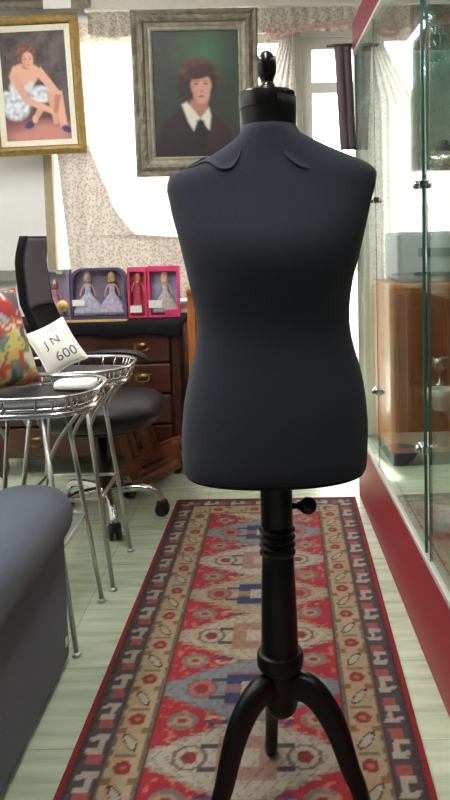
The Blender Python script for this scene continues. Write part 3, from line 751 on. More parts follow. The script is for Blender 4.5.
# cloth over the top with a short hanging edge
bm = NB(); g = []
for j in range(15):
    row = []
    for i in range(61):
        u = i / 60; x = CX0 - .02 + (CX1 - CX0 + .034) * u
        s = j / 14
        if s < .75: y, z = CYB - .01 - (CYB - CYF + .025) * s / .75, CZ + .007
        else: y, z = CYF - .020 - .004 * math.sin(u * 60) , CZ + .004 - (s - .75) / .25 * (.055 + .008 * math.sin(u * 21))
        row.append(bm.verts.new((x, y, z + .001 * fnoise(u * 30, s * 9))))
    g.append(row)
for j in range(14):
    for i in range(60): bm.faces.new((g[j][i], g[j][i + 1], g[j + 1][i + 1], g[j + 1][i]))
clo = mk('black_cloth', bm, blackfab, at=((CX0 + CX1) / 2, CYF, CZ), smooth=True)
s_ = clo.modifiers.new('t', 'SOLIDIFY'); s_.thickness = .005; s_.offset = 1
tag(clo, 'black cloth spread over the mahogany chest of drawers, under the doll boxes', 'cloth')
ZT = CZ + .014
bm = NB(); box(bm, (-.90, 3.47, ZT + .004), (.36, .07, .006))
tag(mk('cardboard_strip', bm, mat('tan_card', rgb(186, 150, 100), .8), at=(-.90, 3.47, ZT)), 'tan strip of card lying on the black cloth before the boxes', 'card')
print('chest top', ZT)

def doll_parts(root, x, y, z, h, dress, hair, skin=rgb(222, 172, 146), wide=.30, arms=True):
    b_ = NB(); lathe(b_, [(0, 0), (h * .05, .0), (h * .055, h * .1), (h * .045, h * .3), (h * .07, h * .45), (h * .045, h * .58), (h * .075, h * .70), (h * .03, h * .76), (h * .025, h * .79), (h * .058, h * .83), (h * .07, h * .89), (h * .062, h * .95), (h * .02, h * .995), (0, h)], (x, y, z), 16)
    if arms:
        for s in (-1, 1): tube(b_, smooth_path([(x + s * h * .07, y, z + h * .71), (x + s * h * .14, y - .004, z + h * .58), (x + s * h * .17, y - .006, z + h * .44)], 4), h * .018, 8)
    mk('doll', b_, mat('doll_skin', skin, .5), root, smooth=True)
    b_ = NB(); lathe(b_, [(h * wide, .004), (h * wide * .96, h * .10), (h * wide * .7, h * .28), (h * .075, h * .50), (h * .058, h * .57), (h * .084, h * .68), (h * .078, h * .715)], (x, y, z), 20)
    for v_ in b_.verts: v_.co.y = y + .0215 * math.tanh((v_.co.y - y) / .0215)
    mk('dress', b_, mat('doll_dress', dress, .7, var=.3, scale=60), root, smooth=True)
    b_ = NB(); lathe(b_, [(h * .085, h * .74), (h * .095, h * .80), (h * .09, h * .90), (h * .07, h * .97), (0, h * 1.02)], (x, y + h * .022, z), 16)
    mk('hair', b_, mat('doll_hair', hair, .7, var=.3, scale=60), root, smooth=True)
BOXFILM = glass('box_film', (.99, .99, .99), .04, .5)
def doll_box(x0, x1, z1, label, body, back, arch=False, depth=.05, y=3.60):
    z0 = ZT; cx = (x0 + x1) / 2; w = x1 - x0; h = z1 - z0
    t = thing('boxed_doll', label, 'doll box', (cx, y, z0), 'boxed dolls on the chest')
    b_ = NB(); e = .012
    def fr(u, v, q): return (cx + u, y + q, z0 + v)
    def outline(i):
        if not arch: return [(-w / 2 + i, i), (w / 2 - i, i), (w / 2 - i, h - i), (-w / 2 + i, h - i)]
        pts = [(-w / 2 + i, i), (w / 2 - i, i)]
        rc_ = .06
        for k in range(9): a = PI / 2 * k / 8; pts.append((w / 2 - i - rc_ + rc_ * math.cos(a), h - i - rc_ + rc_ * math.sin(a)))
        for k in range(9): a = PI / 2 + PI / 2 * k / 8; pts.append((-w / 2 + i + rc_ + rc_ * math.cos(a), h - i - rc_ + rc_ * math.sin(a)))
        return pts
    o_, i_ = outline(0), outline(e); n = len(o_)
    of = [b_.verts.new(fr(u, v, 0)) for u, v in o_]; ob = [b_.verts.new(fr(u, v, depth)) for u, v in o_]
    if_ = [b_.verts.new(fr(u, v, 0)) for u, v in i_]; ib = [b_.verts.new(fr(u, v, depth - .006)) for u, v in i_]
    for k in range(n):
        j = (k + 1) % n
        b_.faces.new((of[k], of[j], ob[j], ob[k])); b_.faces.new((of[k], of[j], if_[j], if_[k])); b_.faces.new((if_[k], if_[j], ib[j], ib[k]))
    b_.faces.new(ob)
    mk('box', b_, body, t)
    b_ = NB(); prism(b_, outline(e + .001), depth - .010, depth - .006, fr)
    mk('backing_card', b_, back, t)
    b_ = NB(); prism(b_, outline(e), .001, .0025, fr)
    mk('window', b_, BOXFILM, t)
    return t, cx, y, z0
purp = mat('purple_card', rgb(82, 72, 112), .5, var=.2, scale=12); pinkc = mat('pink_card', rgb(222, 60, 122), .5, var=.2, scale=14); redc = mat('rose_card', rgb(208, 58, 92), .5, var=.2, scale=16)
lil = mat('lilac_card', rgb(168, 152, 184), .6, var=.25, scale=16); bluec = mat('pale_blue_card', rgb(150, 158, 196), .6, var=.2, scale=14); mauve = mat('mauve_card', rgb(150, 100, 124), .6, var=.3, scale=16); greyl = mat('grey_lilac_card', rgb(140, 126, 148), .6, var=.25, scale=14)
def sticker(t, x, y, z, w, h): mk('price_sticker', box(NB(), (x, y - .002, z), (w, .0015, h)), paper, t)
YD = 3.60
def xz(px, py): return PX(px, py, YD)
def bx(px, py=290): return PX(px, py, YD)[0]
zt = lambda px, py: PX(px, py, YD)[1]
t, cx, y, z0 = doll_box(bx(45), bx(69.5), zt(57, 270), 'boxed doll with a round yellow badge, leftmost box on the chest', greyl, lil)
doll_parts(t, cx - .02, y + .024, z0 + .015, .19, rgb(206, 140, 170), rgb(140, 90, 100), wide=.26)
mk('badge', lathe(NB(), [(0, 0), (.030, 0), (.030, .002), (0, .0025)], (bx(62), y - .001, zt(62, 306)), 24, axis=(0, -1, 0)), mat('yellow_badge', rgb(222, 206, 110), .5, var=.25, scale=60), t)
mk('badge_centre', lathe(NB(), [(0, 0), (.017, 0), (.017, .0025), (0, .003)], (bx(62), y - .003, zt(62, 306)), 20, axis=(0, -1, 0)), mat('tan_badge', rgb(196, 160, 96), .5, var=.3, scale=80), t)
mk('crest', box(NB(), (bx(60), y - .001, zt(60, 273)), (.028, .002, .016)), mat('lime_patch', rgb(150, 200, 120), .5), t, bevel=.004)
t, cx, y, z0 = doll_box(bx(70.5), bx(126), zt(98, 268), 'wide arched purple box with two dolls in silvery gowns', purp, greyl, arch=True, depth=.055)
doll_parts(t, cx - .060, y + .026, z0 + .014, .232, rgb(190, 194, 214), rgb(176, 158, 150), wide=.36)
doll_parts(t, cx + .065, y + .026, z0 + .014, .226, rgb(196, 186, 212), rgb(206, 172, 110), wide=.33)
b_ = NB()
for k in range(9): lathe(b_, [(0, -.010), (.009, -.006), (.012, 0), (.009, .006), (0, .010)], (cx - .02 + .018 * k, y + .016, z0 + .03 + .012 * (k % 3)), 8)
mk('pink_trim', b_, mat('pink_tulle', rgb(214, 130, 178), .7, var=.3, scale=50), t, smooth=True)
sticker(t, bx(78), y, zt(78, 303), .062, .033)
t, cx, y, z0 = doll_box(bx(127.5), bx(146.5), zt(137, 267.5), 'narrow rose pink box with a single slim doll, third from the left', redc, redc)
doll_parts(t, cx, y + .024, z0 + .05, .19, rgb(200, 70, 90), rgb(214, 140, 100), wide=.14)
mk('header_band', box(NB(), (cx, y - .001, zt(137, 270)), (.095, .002, .018)), pinkc, t)
sticker(t, bx(135.5), y, zt(136, 309), .060, .036)
t, cx, y, z0 = doll_box(bx(147.5), bx(179), zt(163, 266), 'bright pink box with a blonde doll in a pale gown, rightmost box', pinkc, bluec)
doll_parts(t, cx + .005, y + .024, z0 + .02, .215, rgb(206, 198, 190), rgb(226, 204, 150), wide=.32)
mk('header_band', box(NB(), (cx, y - .001, zt(163, 269)), (.155, .002, .022)), pinkc, t)
mk('base_band', box(NB(), (cx + .045, y - .001, z0 + .022), (.075, .002, .034)), pinkc, t)
sticker(t, bx(155), y, zt(155, 304), .068, .040)

# ------------------------------------------------------------------ pine cabinet and grey printer behind the dress form
kx0, kx1, ky0, ky1, kz1 = -0.415, 0.165, 3.42, 3.83, 0.92
kb = thing('pine_cabinet', 'honey pine cabinet behind the dress form, beside the mahogany chest', 'cabinet', ((kx0 + kx1) / 2, (ky0 + ky1) / 2, 0))
mk('body', box(NB(), ((kx0 + kx1) / 2, (ky0 + ky1) / 2, .487), (kx1 - kx0, ky1 - ky0, .834)), orangewood, kb, bevel=.004)
mk('top', box(NB(), ((kx0 + kx1) / 2, (ky0 + ky1) / 2, kz1 - .013), (kx1 - kx0 + .006, ky1 - ky0 + .04, .026)), orangewood, kb, bevel=.006)
mk('plinth', box(NB(), ((kx0 + kx1) / 2, (ky0 + ky1) / 2, .036), (kx1 - kx0 - .03, ky1 - ky0 - .03, .070)), mahog_d, kb)
for i, dx in enumerate((-.13, .13)):
    cxd = (kx0 + kx1) / 2 + dx
    d = mk('door', box(NB(), (cxd, ky0 - .009, .487), (.245, .018, .77)), brownwood, kb, bevel=.003)
    mk('door_panel', box(NB(), (cxd, ky0 - .019, .487), (.16, .008, .63)), brownwood, d, bevel=.004)
    mk('knob', lathe(NB(), [(.006, 0), (.006, .012), (.012, .018), (.012, .024), (0, .028)], (cxd - math.copysign(.10, dx), ky0 - .018, .5), 16, axis=(0, -1, 0)), brass, d, smooth=True)
pr = thing('printer', 'pale grey printer on top of the pine cabinet, seen only in the showcase glass', 'printer', (-.12, 3.62, kz1))
mk('body', box(NB(), (-.10, 3.63, kz1 + .128), (.42, .34, .25)), greyplast, pr, bevel=.018)
mk('paper_tray', box(NB(), (-.12, 3.445, kz1 + .045), (.30, .05, .02)), darkplast, pr, bevel=.004)
mk('control_panel', box(NB(), (-.12, 3.457, kz1 + .15), (.26, .012, .045)), darkplast, pr, bevel=.004)

cbd = thing('corner_cupboard', 'low brown panelled cupboard in the corner beyond the far end of the showcase', 'cupboard', (.86, 3.73, 0))
mk('body', box(NB(), (.86, 3.74, .475), (.34, .40, .89)), brownwood, cbd, bevel=.004)
mk('top', box(NB(), (.86, 3.73, .935), (.36, .44, .028)), brownwood, cbd, bevel=.006)
mk('plinth', box(NB(), (.86, 3.745, .016), (.31, .36, .030)), mahog_d, cbd)
for dx in (-.083, .083):
    d = mk('door', box(NB(), (.86 + dx, 3.531, .48), (.158, .018, .84)), brownwood, cbd, bevel=.003)
    mk('door_panel', box(NB(), (.86 + dx, 3.520, .48), (.10, .007, .72)), mahog, d, bevel=.003)
    mk('knob', lathe(NB(), [(.005, 0), (.005, .01), (.010, .015), (.010, .02), (0, .024)], (.86 + dx * .2, 3.522, .5), 14, axis=(0, -1, 0)), brass, d, smooth=True)

# ------------------------------------------------------------------ office chair
ox, oy = -0.72, 2.87
oc = thing('office_chair', 'black leather office chair on a chrome five star base, tall grey mesh back', 'office chair', (ox, oy, 0))
def superpad(bm, c, hx, hy, hz, ex=3.0, n=40, m=14, sag=0.0):
    rings = []
    for j in range(m + 1):
        f = -PI / 2 + PI * j / m
        cz = math.copysign(abs(math.sin(f)) ** .8, math.sin(f)); cr = max(.02, abs(math.cos(f)) ** .45)
        rings.append([V((c[0] + hx * cr * math.copysign(abs(math.cos(2 * PI * k / n)) ** (2 / ex), math.cos(2 * PI * k / n)), c[1] + hy * cr * math.copysign(abs(math.sin(2 * PI * k / n)) ** (2 / ex), math.sin(2 * PI * k / n)), c[2] + hz * cz)) for k in range(n)])
    return loft(bm, rings)
mk('seat', superpad(NB(), (ox + .01, oy, .465), .25, .25, .062), leather, oc, smooth=True)
mk('seat_pan', superpad(NB(), (ox - .02, oy, .40), .17, .17, .02), plast, oc, smooth=True)
# curved back facing +X: dark shell edge, grey mesh panel
def back_pt(s, w, off):
    z = lerp(s, [0, .28, .5, .8, 1], [.66, .82, .92, 1.08, 1.19]); x = lerp(s, [0, .28, .5, .8, 1], [-.905, -.965, -1.005, -1.02, -1.005])
    hwid = lerp(s, [0, .1, .3, .6, .9, 1], [.12, .145, .155, .155, .145, .115])
    a = w * 1.0
    return V((x + .03 * a * a + off, oy + .03 + hwid * a, z))
bm = NB(); n_ = 13
def backgrid(bm, s0, s1, wmax, o0, o1):
    A = [[bm.verts.new(back_pt(s0 + (s1 - s0) * j / 16, wmax * (-1 + 2 * i / n_), o1)) for i in range(n_ + 1)] for j in range(17)]
    B = [[bm.verts.new(back_pt(s0 + (s1 - s0) * j / 16, wmax * (-1 + 2 * i / n_), o0)) for i in range(n_ + 1)] for j in range(17)]
    for j in range(16):
        for i in range(n_):
            bm.faces.new((A[j][i], A[j][i + 1], A[j + 1][i + 1], A[j + 1][i])); bm.faces.new((B[j][i], B[j + 1][i], B[j + 1][i + 1], B[j][i + 1]))
    for j in range(16):
        for q in (0, n_): bm.faces.new((A[j][q], A[j + 1][q], B[j + 1][q], B[j][q]))
    for i in range(n_):
        for q in (0, 16): bm.faces.new((A[q][i], A[q][i + 1], B[q][i + 1], B[q][i]))
    return bm
mk('backrest', backgrid(bm, 0, 1, 1.0, -.016, .016), blackfab, oc, smooth=True)
mk('mesh_panel', backgrid(NB(), .46, .985, .90, .016, .024), meshfab, oc, smooth=True)
bm = NB(); tube(bm, smooth_path([(ox - .05, oy, .405), (ox - .16, oy, .41), (ox - .215, oy + .01, .48), (-.935, oy + .02, .62), (-.985, oy + .03, .75)], 6), .022, 12, flat=.5)
mk('back_support', bm, plast, oc, smooth=True)
for s in (-1, 1):
    ay = oy + s * .25
    bm = NB(); tube(bm, smooth_path([(ox - .06, oy + s * .16, .41), (ox - .06, ay, .43), (ox - .05, ay + s * .02, .52), (ox - .10, ay + s * .02, .635)], 6), .014, 10)
    tube(bm, smooth_path([(ox - .16, ay + s * .02, .648), (ox - .02, ay + s * .02, .662), (ox + .10, ay + s * .01, .655), (ox + .165, ay, .62)], 8), [.022] * 20 + [.020, .018, .016, .013, .008], 12, flat=.55)
    mk('armrest', bm, plast, oc, smooth=True)
mk('gas_column', lathe(NB(), [(.0, .085), (.03, .085), (.03, .24), (.020, .245), (.020, .40)], (ox, oy, 0), 20), plast, oc, smooth=True)
for k in range(5):
    a = math.radians(4 + 72 * k); d = V((math.cos(a), math.sin(a), 0)); o_ = V((ox, oy, 0))
    b_ = NB(); tube(b_, smooth_path([o_ + d * .02 + V((0, 0, .125)), o_ + d * .12 + V((0, 0, .128)), o_ + d * .19 + V((0, 0, .118)), o_ + d * .225 + V((0, 0, .085)), o_ + d * .235 + V((0, 0, .066))], 5), [.020] * 6 + [.0165] * 15, 12)
    lg = mk('base_arm', b_, chrome, oc, smooth=True)
    sd = V((-d.y, d.x, 0)); b_ = NB(); cc = o_ + d * .238 + V((0, 0, .031))
    for s in (-1, 1): lathe(b_, [(0, 0), (.026, 0), (.030, .004), (.030, .014), (.026, .018), (0, .018)], cc + sd * (s * .014) - sd * (.009), 20, axis=sd)
    superpad(b_, cc + V((0, 0, .018)), .026, .026, .022, 2)
    mk('caster', b_, plast, lg, smooth=True)
mk('hub', lathe(NB(), [(0, .09), (.036, .09), (.04, .11), (.036, .145), (0, .15)], (ox, oy, 0), 20), chrome, oc, smooth=True)

# ------------------------------------------------------------------ wooden folding stool in front of the chest
st = thing('folding_stool', 'low red-brown wooden folding stool with crossed legs, behind the office chair', 'stool', (-.60, 3.25, 0))
def bar(bm, a, b, w, t_):
    a, b = V(a), V(b); d = (b - a).normalized(); up = V((0, 1, 0)); s = d.cross(up).normalized(); u = s.cross(d)
    vs = [bm.verts.new(p_ + s * (w / 2) * i + u * (t_ / 2) * j) for p_ in (a, b) for i, j in ((-1, -1), (1, -1), (1, 1), (-1, 1))]
    for f in ((0, 1, 2, 3), (7, 6, 5, 4), (0, 4, 5, 1), (1, 5, 6, 2), (2, 6, 7, 3), (3, 7, 4, 0)): bm.faces.new([vs[i] for i in f])
    return bm
for yy, nm in ((3.19, 0), (3.31, 1)):
    mk('rocker', tube(NB(), smooth_path([(-.86, yy, .030), (-.74, yy, .027), (-.63, yy, .042), (-.53, yy, .085), (-.45, yy, .135)], 6), .021, 8, flat=1.25), brownwood, st)
    mk('leg', bar(NB(), (-.655, yy, .055), (-.715, yy, .31), .042, .030), brownwood, st, bevel=.004)
    mk('leg', bar(NB(), (-.575, yy, .155), (-.62, yy, .31), .040, .028), brownwood, st, bevel=.004)
    mk('rail', bar(NB(), (-.70, yy, .115), (-.45, yy, .205), .040, .026), brownwood, st, bevel=.004)
for xx, zz in ((-.735, .32), (-.70, .32), (-.665, .32), (-.63, .32), (-.595, .32)):
    mk('slat', box(NB(), (xx, 3.25, zz), (.03, .16, .018)), brownwood, st, bevel=.003)
mk('stretcher', box(NB(), (-.655, 3.25, .13), (.026, .10, .02)), brownwood, st, bevel=.003)
mk('stretcher', box(NB(), (-.48, 3.25, .195), (.026, .10, .02)), brownwood, st, bevel=.003)

# ------------------------------------------------------------------ two chrome bar stools
def rrect(cx, cy, hx, hy, z, ex=3.2, n=56):
    return [V((cx + hx * math.copysign(abs(math.cos(2 * PI * k / n)) ** (2 / ex), math.cos(2 * PI * k / n)), cy + hy * math.copysign(abs(math.sin(2 * PI * k / n)) ** (2 / ex), math.sin(2 * PI * k / n)), z)) for k in range(n)]
def bar_stool(x, y, label):
    t = thing('bar_stool', label, 'bar stool', (x, y, 0), 'chrome bar stools')
    zs = .700
    bm = NB(); loft(bm, [rrect(x, y, .182, .122, zs - .014), rrect(x, y, .195, .132, zs - .008), rrect(x, y, .195, .132, zs + .004), rrect(x, y, .182, .122, zs + .013), rrect(x, y, .10, .09, zs + .017)])
    mk('seat', bm, vinyl, t, smooth=True)
    bm = NB(); tube(bm, rrect(x, y, .212, .156, zs - .014), .0085, 10, closed=True)
    mk('seat_rim', bm, chrome, t, smooth=True)
    up = rrect(x, y, .230, .170, zs + .036); lo = rrect(x, y, .217, .157, zs + .002); lo2 = rrect(x, y, .212, .156, zs - .012)
    bm = NB(); tube(bm, up, .0058, 8, closed=True); tube(bm, lo, .0045, 8, closed=True)
    for k in range(0, 56, 2): tube(bm, [up[k], lo[k]], .0036, 6)
    for k in range(0, 56, 7): tube(bm, [up[k], lo2[k]], .0045, 6)
    mk('gallery_rail', bm, chrome, t, smooth=True)
    tops = {}; feet = {}
    for sx in (-1, 1):
        for sy in (-1, 1):
            a = V((x + sx * .085, y + sy * .105, zs - .02)); b = V((x + sx * .165, y + sy * .148, .006)); tops[sx, sy] = a; feet[sx, sy] = b
            b_ = NB(); tube(b_, [a, b], .0075, 10); lathe(b_, [(0, .0005), (.014, .0005), (.014, .006), (.008, .012)], (b.x, b.y, 0), 14)
            lg = mk('leg', b_, steel, t, smooth=True)
            # bent brace from leg up under the rim
            m_ = a.lerp(b, .13); e_ = V((x + sx * .19, y + sy * .13, zs - .018))
            b_ = NB(); tube(b_, smooth_path([a.lerp(b, .20), m_ + V((sx * .035, 0, .012)), e_], 5), .006, 8)
            mk('brace', b_, steel, lg, smooth=True)
    b_ = NB()
    q = [tops[k].lerp(feet[k], .56) for k in ((-1, -1), (1, -1), (1, 1), (-1, 1))]
    loop = []
    for i in range(4):
        p0, p1 = q[i], q[(i + 1) % 4]
        for k in range(6): loop.append(p0.lerp(p1, k / 6))
    tube(b_, loop, .0065, 8, closed=True)
    mk('footrest', b_, steel, t, smooth=True)
    return t
sA = bar_stool(-.735, 2.035, 'chrome bar stool with black seat nearest the sofa, floral cushion on it')
sB = copy_thing(sA, (-.715, 2.402, 0), 'chrome bar stool with black seat behind the other, white cushion on it')

# cushions on the stools
def cushion(c, hw, hh, th, R, colour, label, name, m_, writing=None):
    t = thing(name, label, 'cushion', c)
    R3 = R.to_3x3()
    def P(u, v, side):
        a, b = u * 2 - 1, v * 2 - 1
        f = max(0, (1 - abs(a) ** 2.6)) ** .55 * max(0, (1 - abs(b) ** 2.6)) ** .55
        pin = 1 - .07 * (1 - (abs(a)) ** 2) * abs(b) ** 3; pin2 = 1 - .07 * (1 - abs(b) ** 2) * abs(a) ** 3
        return V(c) + R3 @ V((a * hw * pin2, side * th * f, b * hh * pin))
    vs = []; fs = []; cs = []; n = 34
    for side in (-1, 1):
        base = len(vs)
        for j in range(n + 1):
            for i in range(n + 1):
                vs.append(P(i / n, j / n, side) - V(c)); cs.append(colour(i / n, j / n, side))
        for j in range(n):
            for i in range(n):
                k = base + j * (n + 1) + i; q = (k, k + 1, k + n + 2, k + n + 1)
                fs.append(q if side < 0 else tuple(reversed(q)))
    me = bpy.data.meshes.new('cover'); me.from_pydata([tuple(v) for v in vs], [], fs)
    at_ = me.color_attributes.new('Paint', 'FLOAT_COLOR', 'POINT')
    for k, q in enumerate(cs): at_.data[k].color = (*q, 1)
    me.materials.append(m_)
    for p_ in me.polygons: p_.use_smooth = True
    o = bpy.data.objects.new('cover', me); COL.objects.link(o); o.parent = t
    bm = NB(); bm.from_mesh(me); bmesh.ops.remove_doubles(bm, verts=bm.verts, dist=.0005); bm.to_mesh(me); bm.free()
    pts = []
    for k in range(n): pts.append(P(k / n, 0, 0))
    for k in range(n): pts.append(P(1, k / n, 0))
    for k in range(n): pts.append(P(1 - k / n, 1, 0))
    for k in range(n): pts.append(P(0, 1 - k / n, 0))
    mk('piping', tube(NB(), pts, .0035, 6, closed=True), writing[0] if writing else MATS['rust_piping'], t, smooth=True)
    if writing:
        for txt, u, v, size, m2, nm in writing[1]:
            cu = bpy.data.curves.new('txt', 'FONT'); cu.body = txt; cu.size = size; cu.extrude = .0; cu.align_x = 'CENTER'; cu.align_y = 'CENTER'; cu.resolution_u = 3
            ob = bpy.data.objects.new('txt', cu); COL.objects.link(ob)
            bpy.context.view_layer.update()
            me2 = bpy.data.meshes.new_from_object(ob.evaluated_get(bpy.context.evaluated_depsgraph_get()))
            bpy.data.objects.remove(ob)
            bm = NB(); bm.from_mesh(me2)
            bmesh.ops.subdivide_edges(bm, edges=bm.edges, cuts=1)
            for v_ in bm.verts:
                uu = u + v_.co.x / (2 * hw); vv = v + v_.co.y / (2 * hh)
                q = P(min(max(uu, .01), .99), min(max(vv, .01), .99), -1) + R3 @ V((0, -.0012, 0)); v_.co = q
            mk(nm, bm, m2, t)
    return t
mat('rust_piping', rgb(190, 110, 90), .8)
def floral(u, v, side):
    pal = [rgb(206, 96, 76), rgb(226, 192, 116), rgb(116, 140, 128), rgb(168, 184, 192), rgb(236, 228, 204), rgb(98, 106, 116), rgb(216, 140, 88), rgb(134, 150, 92), rgb(222, 206, 120), rgb(170, 60, 56)]
    x, y = u * 8.5 + side * 3, v * 8.5
    wob = (fnoise(u, v, side * 3., 9) * .9, fnoise(u, v, side * 3. + 5, 9) * .9)
    best = 9; bi = 0
    for a in range(int(x) - 1, int(x) + 3):
        for b in range(int(y) - 1, int(y) + 3):
            h = random.Random(a * 92821 + b * 689287 + 5)
            d = math.hypot(x + wob[0] - a - h.random(), y + wob[1] - b - h.random())
            if d < best: best = d; bi = h.randrange(len(pal))
    c = pal[bi]
    if best < .16: c = pal[(bi + 4) % len(pal)]
    return mixc(c, rgb(70, 74, 66), max(0, min(.5, (best - .55))))
zsA = .700 + .013
Rm = Matrix.Rotation(math.radians(58), 4, 'Z') @ Matrix.Rotation(math.radians(-20), 4, 'X')
cushion((-.85, 2.05, zsA + .158), .155, .155, .055, Rm, floral, 'multicoloured floral cushion standing on the nearer chrome bar stool', 'floral_cushion', paint_cloth)
Rw = Matrix.Rotation(math.radians(14), 4, 'Z') @ Matrix.Rotation(math.radians(-33), 4, 'X') @ Matrix.Rotation(math.radians(-27), 4, 'Y')
cushion((-.730, 2.345, zsA + .096), .068, .088, .028, Rw, lambda u, v, s: rgb(232, 232, 224), 'small white cushion printed with grey postal lettering on the farther bar stool', 'white_cushion', paint_cloth,
        writing=(paper, [('600', .60, .22, .050, ink, 'lettering'), ('IIIII', .58, .80, .028, inkpale, 'lettering'), ('J', .28, .54, .042, ink, 'lettering'), ('N', .52, .56, .042, ink, 'lettering')]))
bm = NB(); loft(bm, [rrect(-.60, 2.10, .058, .045, zsA + .006, 4, 24), rrect(-.60, 2.10, .062, .048, zsA + .014, 4, 24), rrect(-.60, 2.10, .058, .045, zsA + .026, 4, 24)])
tag(mk('folded_cloth', bm, paper, at=(-.6, 2.1, zsA), smooth=False), 'small folded white cloth on the black seat of the nearer bar stool', 'cloth')

# ------------------------------------------------------------------ sofa (its arm end faces the aisle)
SX, SY0, SY1 = -.575, .72, 1.86
so = thing('sofa', 'slate blue upholstered sofa with padded roll arm beside the bar stools', 'sofa', (SX - .7, (SY0 + SY1) / 2, 0))
mk('base', box(NB(), (SX - .76, (SY0 + SY1) / 2 - .02, .20), (1.12, SY1 - SY0 - .10, .30)), sofa_m, so, bevel=.02)
for ax_ in (SX - .095, SX - 1.425):
    bm = NB(); box(bm, (ax_, (SY0 + SY1) / 2, .205), (.185, SY1 - SY0, .37))
    mk('arm_panel', bm, sofa_m, so, bevel=.018, seg=3)
    rings = []
    for y_, k in [(SY1 + .012, .35), (SY1 + .020, .75), (SY1 + .016, .93), (SY1 - .005, 1.0), (SY1 - .05, 1.03), (SY1 - .5, 1.03), (SY0 + .05, 1.03), (SY0, .9), (SY0 - .01, .4)]:
        rg = []
        for q in range(32):
            a = 2 * PI * q / 32; c, s = math.cos(a), math.sin(a)
            rg.append((ax_ + .116 * k * math.copysign(abs(c) ** .72, c), y_, .425 + .078 * k * math.copysign(abs(s) ** .8, s) + .004 * fnoise(y_ * 5, a)))
        rings.append(rg)
    mk('arm_roll', loft(NB(), rings), sofa_m, so, smooth=True)
for k in range(2):
    bm = NB(); box(bm, (SX - .475 - .565 * k, (SY0 + SY1) / 2 + .12, .42), (.555, .78, .15)); mk('seat_cushion', bm, sofa_m, so, bevel=.045, seg=4)
mk('backrest', box(NB(), (SX - .76, SY0 + .09, .50), (1.13, .20, .68)), sofa_m, so, bevel=.07, seg=4)
for px_ in (SX - .06, SX - 1.46):
    for py_ in (SY0 + .06, SY1 - .06): mk('foot', lathe(NB(), [(.022, .0005), (.028, .024), (.028, .03)], (px_, py_, 0), 14), plast, so, smooth=True)
mk('label_tag', box(NB(), (SX + .0012, SY1 - .045, .085), (.002, .016, .024)), paper, so, label='small white maker tag')

# ------------------------------------------------------------------ glass showcase along the right
GA = 0.019
GX, GY0, GY1, GD = 0.372, 0.55, 3.06, 0.46
def gp(d, y, z): return V((GX + (3.0 - y) * GA * 0 + d, y, z))
BZ, HZ0, HZ1 = .275, 1.945, 2.065
case = thing('glass_showcase', 'tall glass showcase with crimson base and header along the right side', 'showcase', (GX + GD / 2, (GY0 + GY1) / 2, 0))
cyc = (GY0 + GY1) / 2; cl = GY1 - GY0
mk('base', box(NB(), (GX + GD / 2, cyc, BZ / 2), (GD, cl, BZ - .002)), red_m, case, bevel=.003)
mk('deck', box(NB(), (GX + GD / 2 + .02, cyc, BZ + .004), (GD - .06, cl - .02, .008)), pale_deck, case)
mk('bottom_track', box(NB(), (GX + .017, cyc, BZ + .008), (.036, cl, .018)), alu, case, bevel=.003)
mk('header', box(NB(), (GX + GD / 2, cyc, (HZ0 + HZ1) / 2), (GD, cl, HZ1 - HZ0)), red_shade, case, bevel=.003)
mk('top_track', box(NB(), (GX + .017, cyc, HZ0 - .007), (.034, cl, .014)), alu, case, bevel=.003)
mk('added_fill_tube', tube(NB(), [(GX + .20, GY0 + .1, HZ0 - .02), (GX + .20, GY1 - .1, HZ0 - .02)], .012, 10), emit('added_fill_glow', (.92, 1, .97), 1.6), case)  # added tube, out of view, that brightens the wares and back board
mk('back_board', box(NB(), (GX + GD - .012, cyc, (BZ + HZ0) / 2), (.018, cl - .01, HZ0 - BZ - .004)), tan_back, case)
gz0, gz1 = BZ + .016, HZ0 - .012
doors = [(2.565, 3.045, .010), (1.845, 2.575, .010), (1.20, 1.80, .010), (.57, 1.19, .010)]
for i, (a, b, off) in enumerate(doors):
    pn = mk('glass_door', box(NB(), (GX + off, (a + b) / 2, (gz0 + gz1) / 2), (.006, b - a - .014, gz1 - gz0)), case_glass, case)
    eb = NB()
    for e_ in (a, b): box(eb, (GX + off, e_ + (.004 if e_ == a else -.004), (gz0 + gz1) / 2), (.0075, .006, gz1 - gz0))
    mk('glass_edge', eb, glass_edge, pn)
    for hz in (.58, 1.285):
        b_ = NB(); box(b_, (GX + off - .006, a + .006, hz), (.018, .05, .022)); lathe(b_, [(.011, 0), (.011, .01), (.006, .014), (0, .014)], (GX + off - .014, a + .006, hz), 14, axis=(-1, 0, 0))
        mk('clamp', b_, chrome, pn, bevel=.002)
mk('end_panel', box(NB(), (GX + GD / 2, GY1 - .004, (gz0 + gz1) / 2), (GD - .03, .006, gz1 - gz0)), case_glass, case)
mk('end_panel', box(NB(), (GX + GD / 2, GY0 + .004, (gz0 + gz1) / 2), (GD - .03, .006, gz1 - gz0)), case_glass, case)
shz = [.66, .98, 1.30, 1.62]
for z in shz:
    mk('shelf', box(NB(), (GX + GD / 2 + .02, cyc, z), (GD - .10, cl - .06, .008)), shelf_glass, case)
for yy in (.60, 1.82, 2.99):
    mk('shelf_post', box(NB(), (GX + GD - .035, yy, (gz0 + gz1) / 2), (.018, .018, gz1 - gz0)), alu, case)
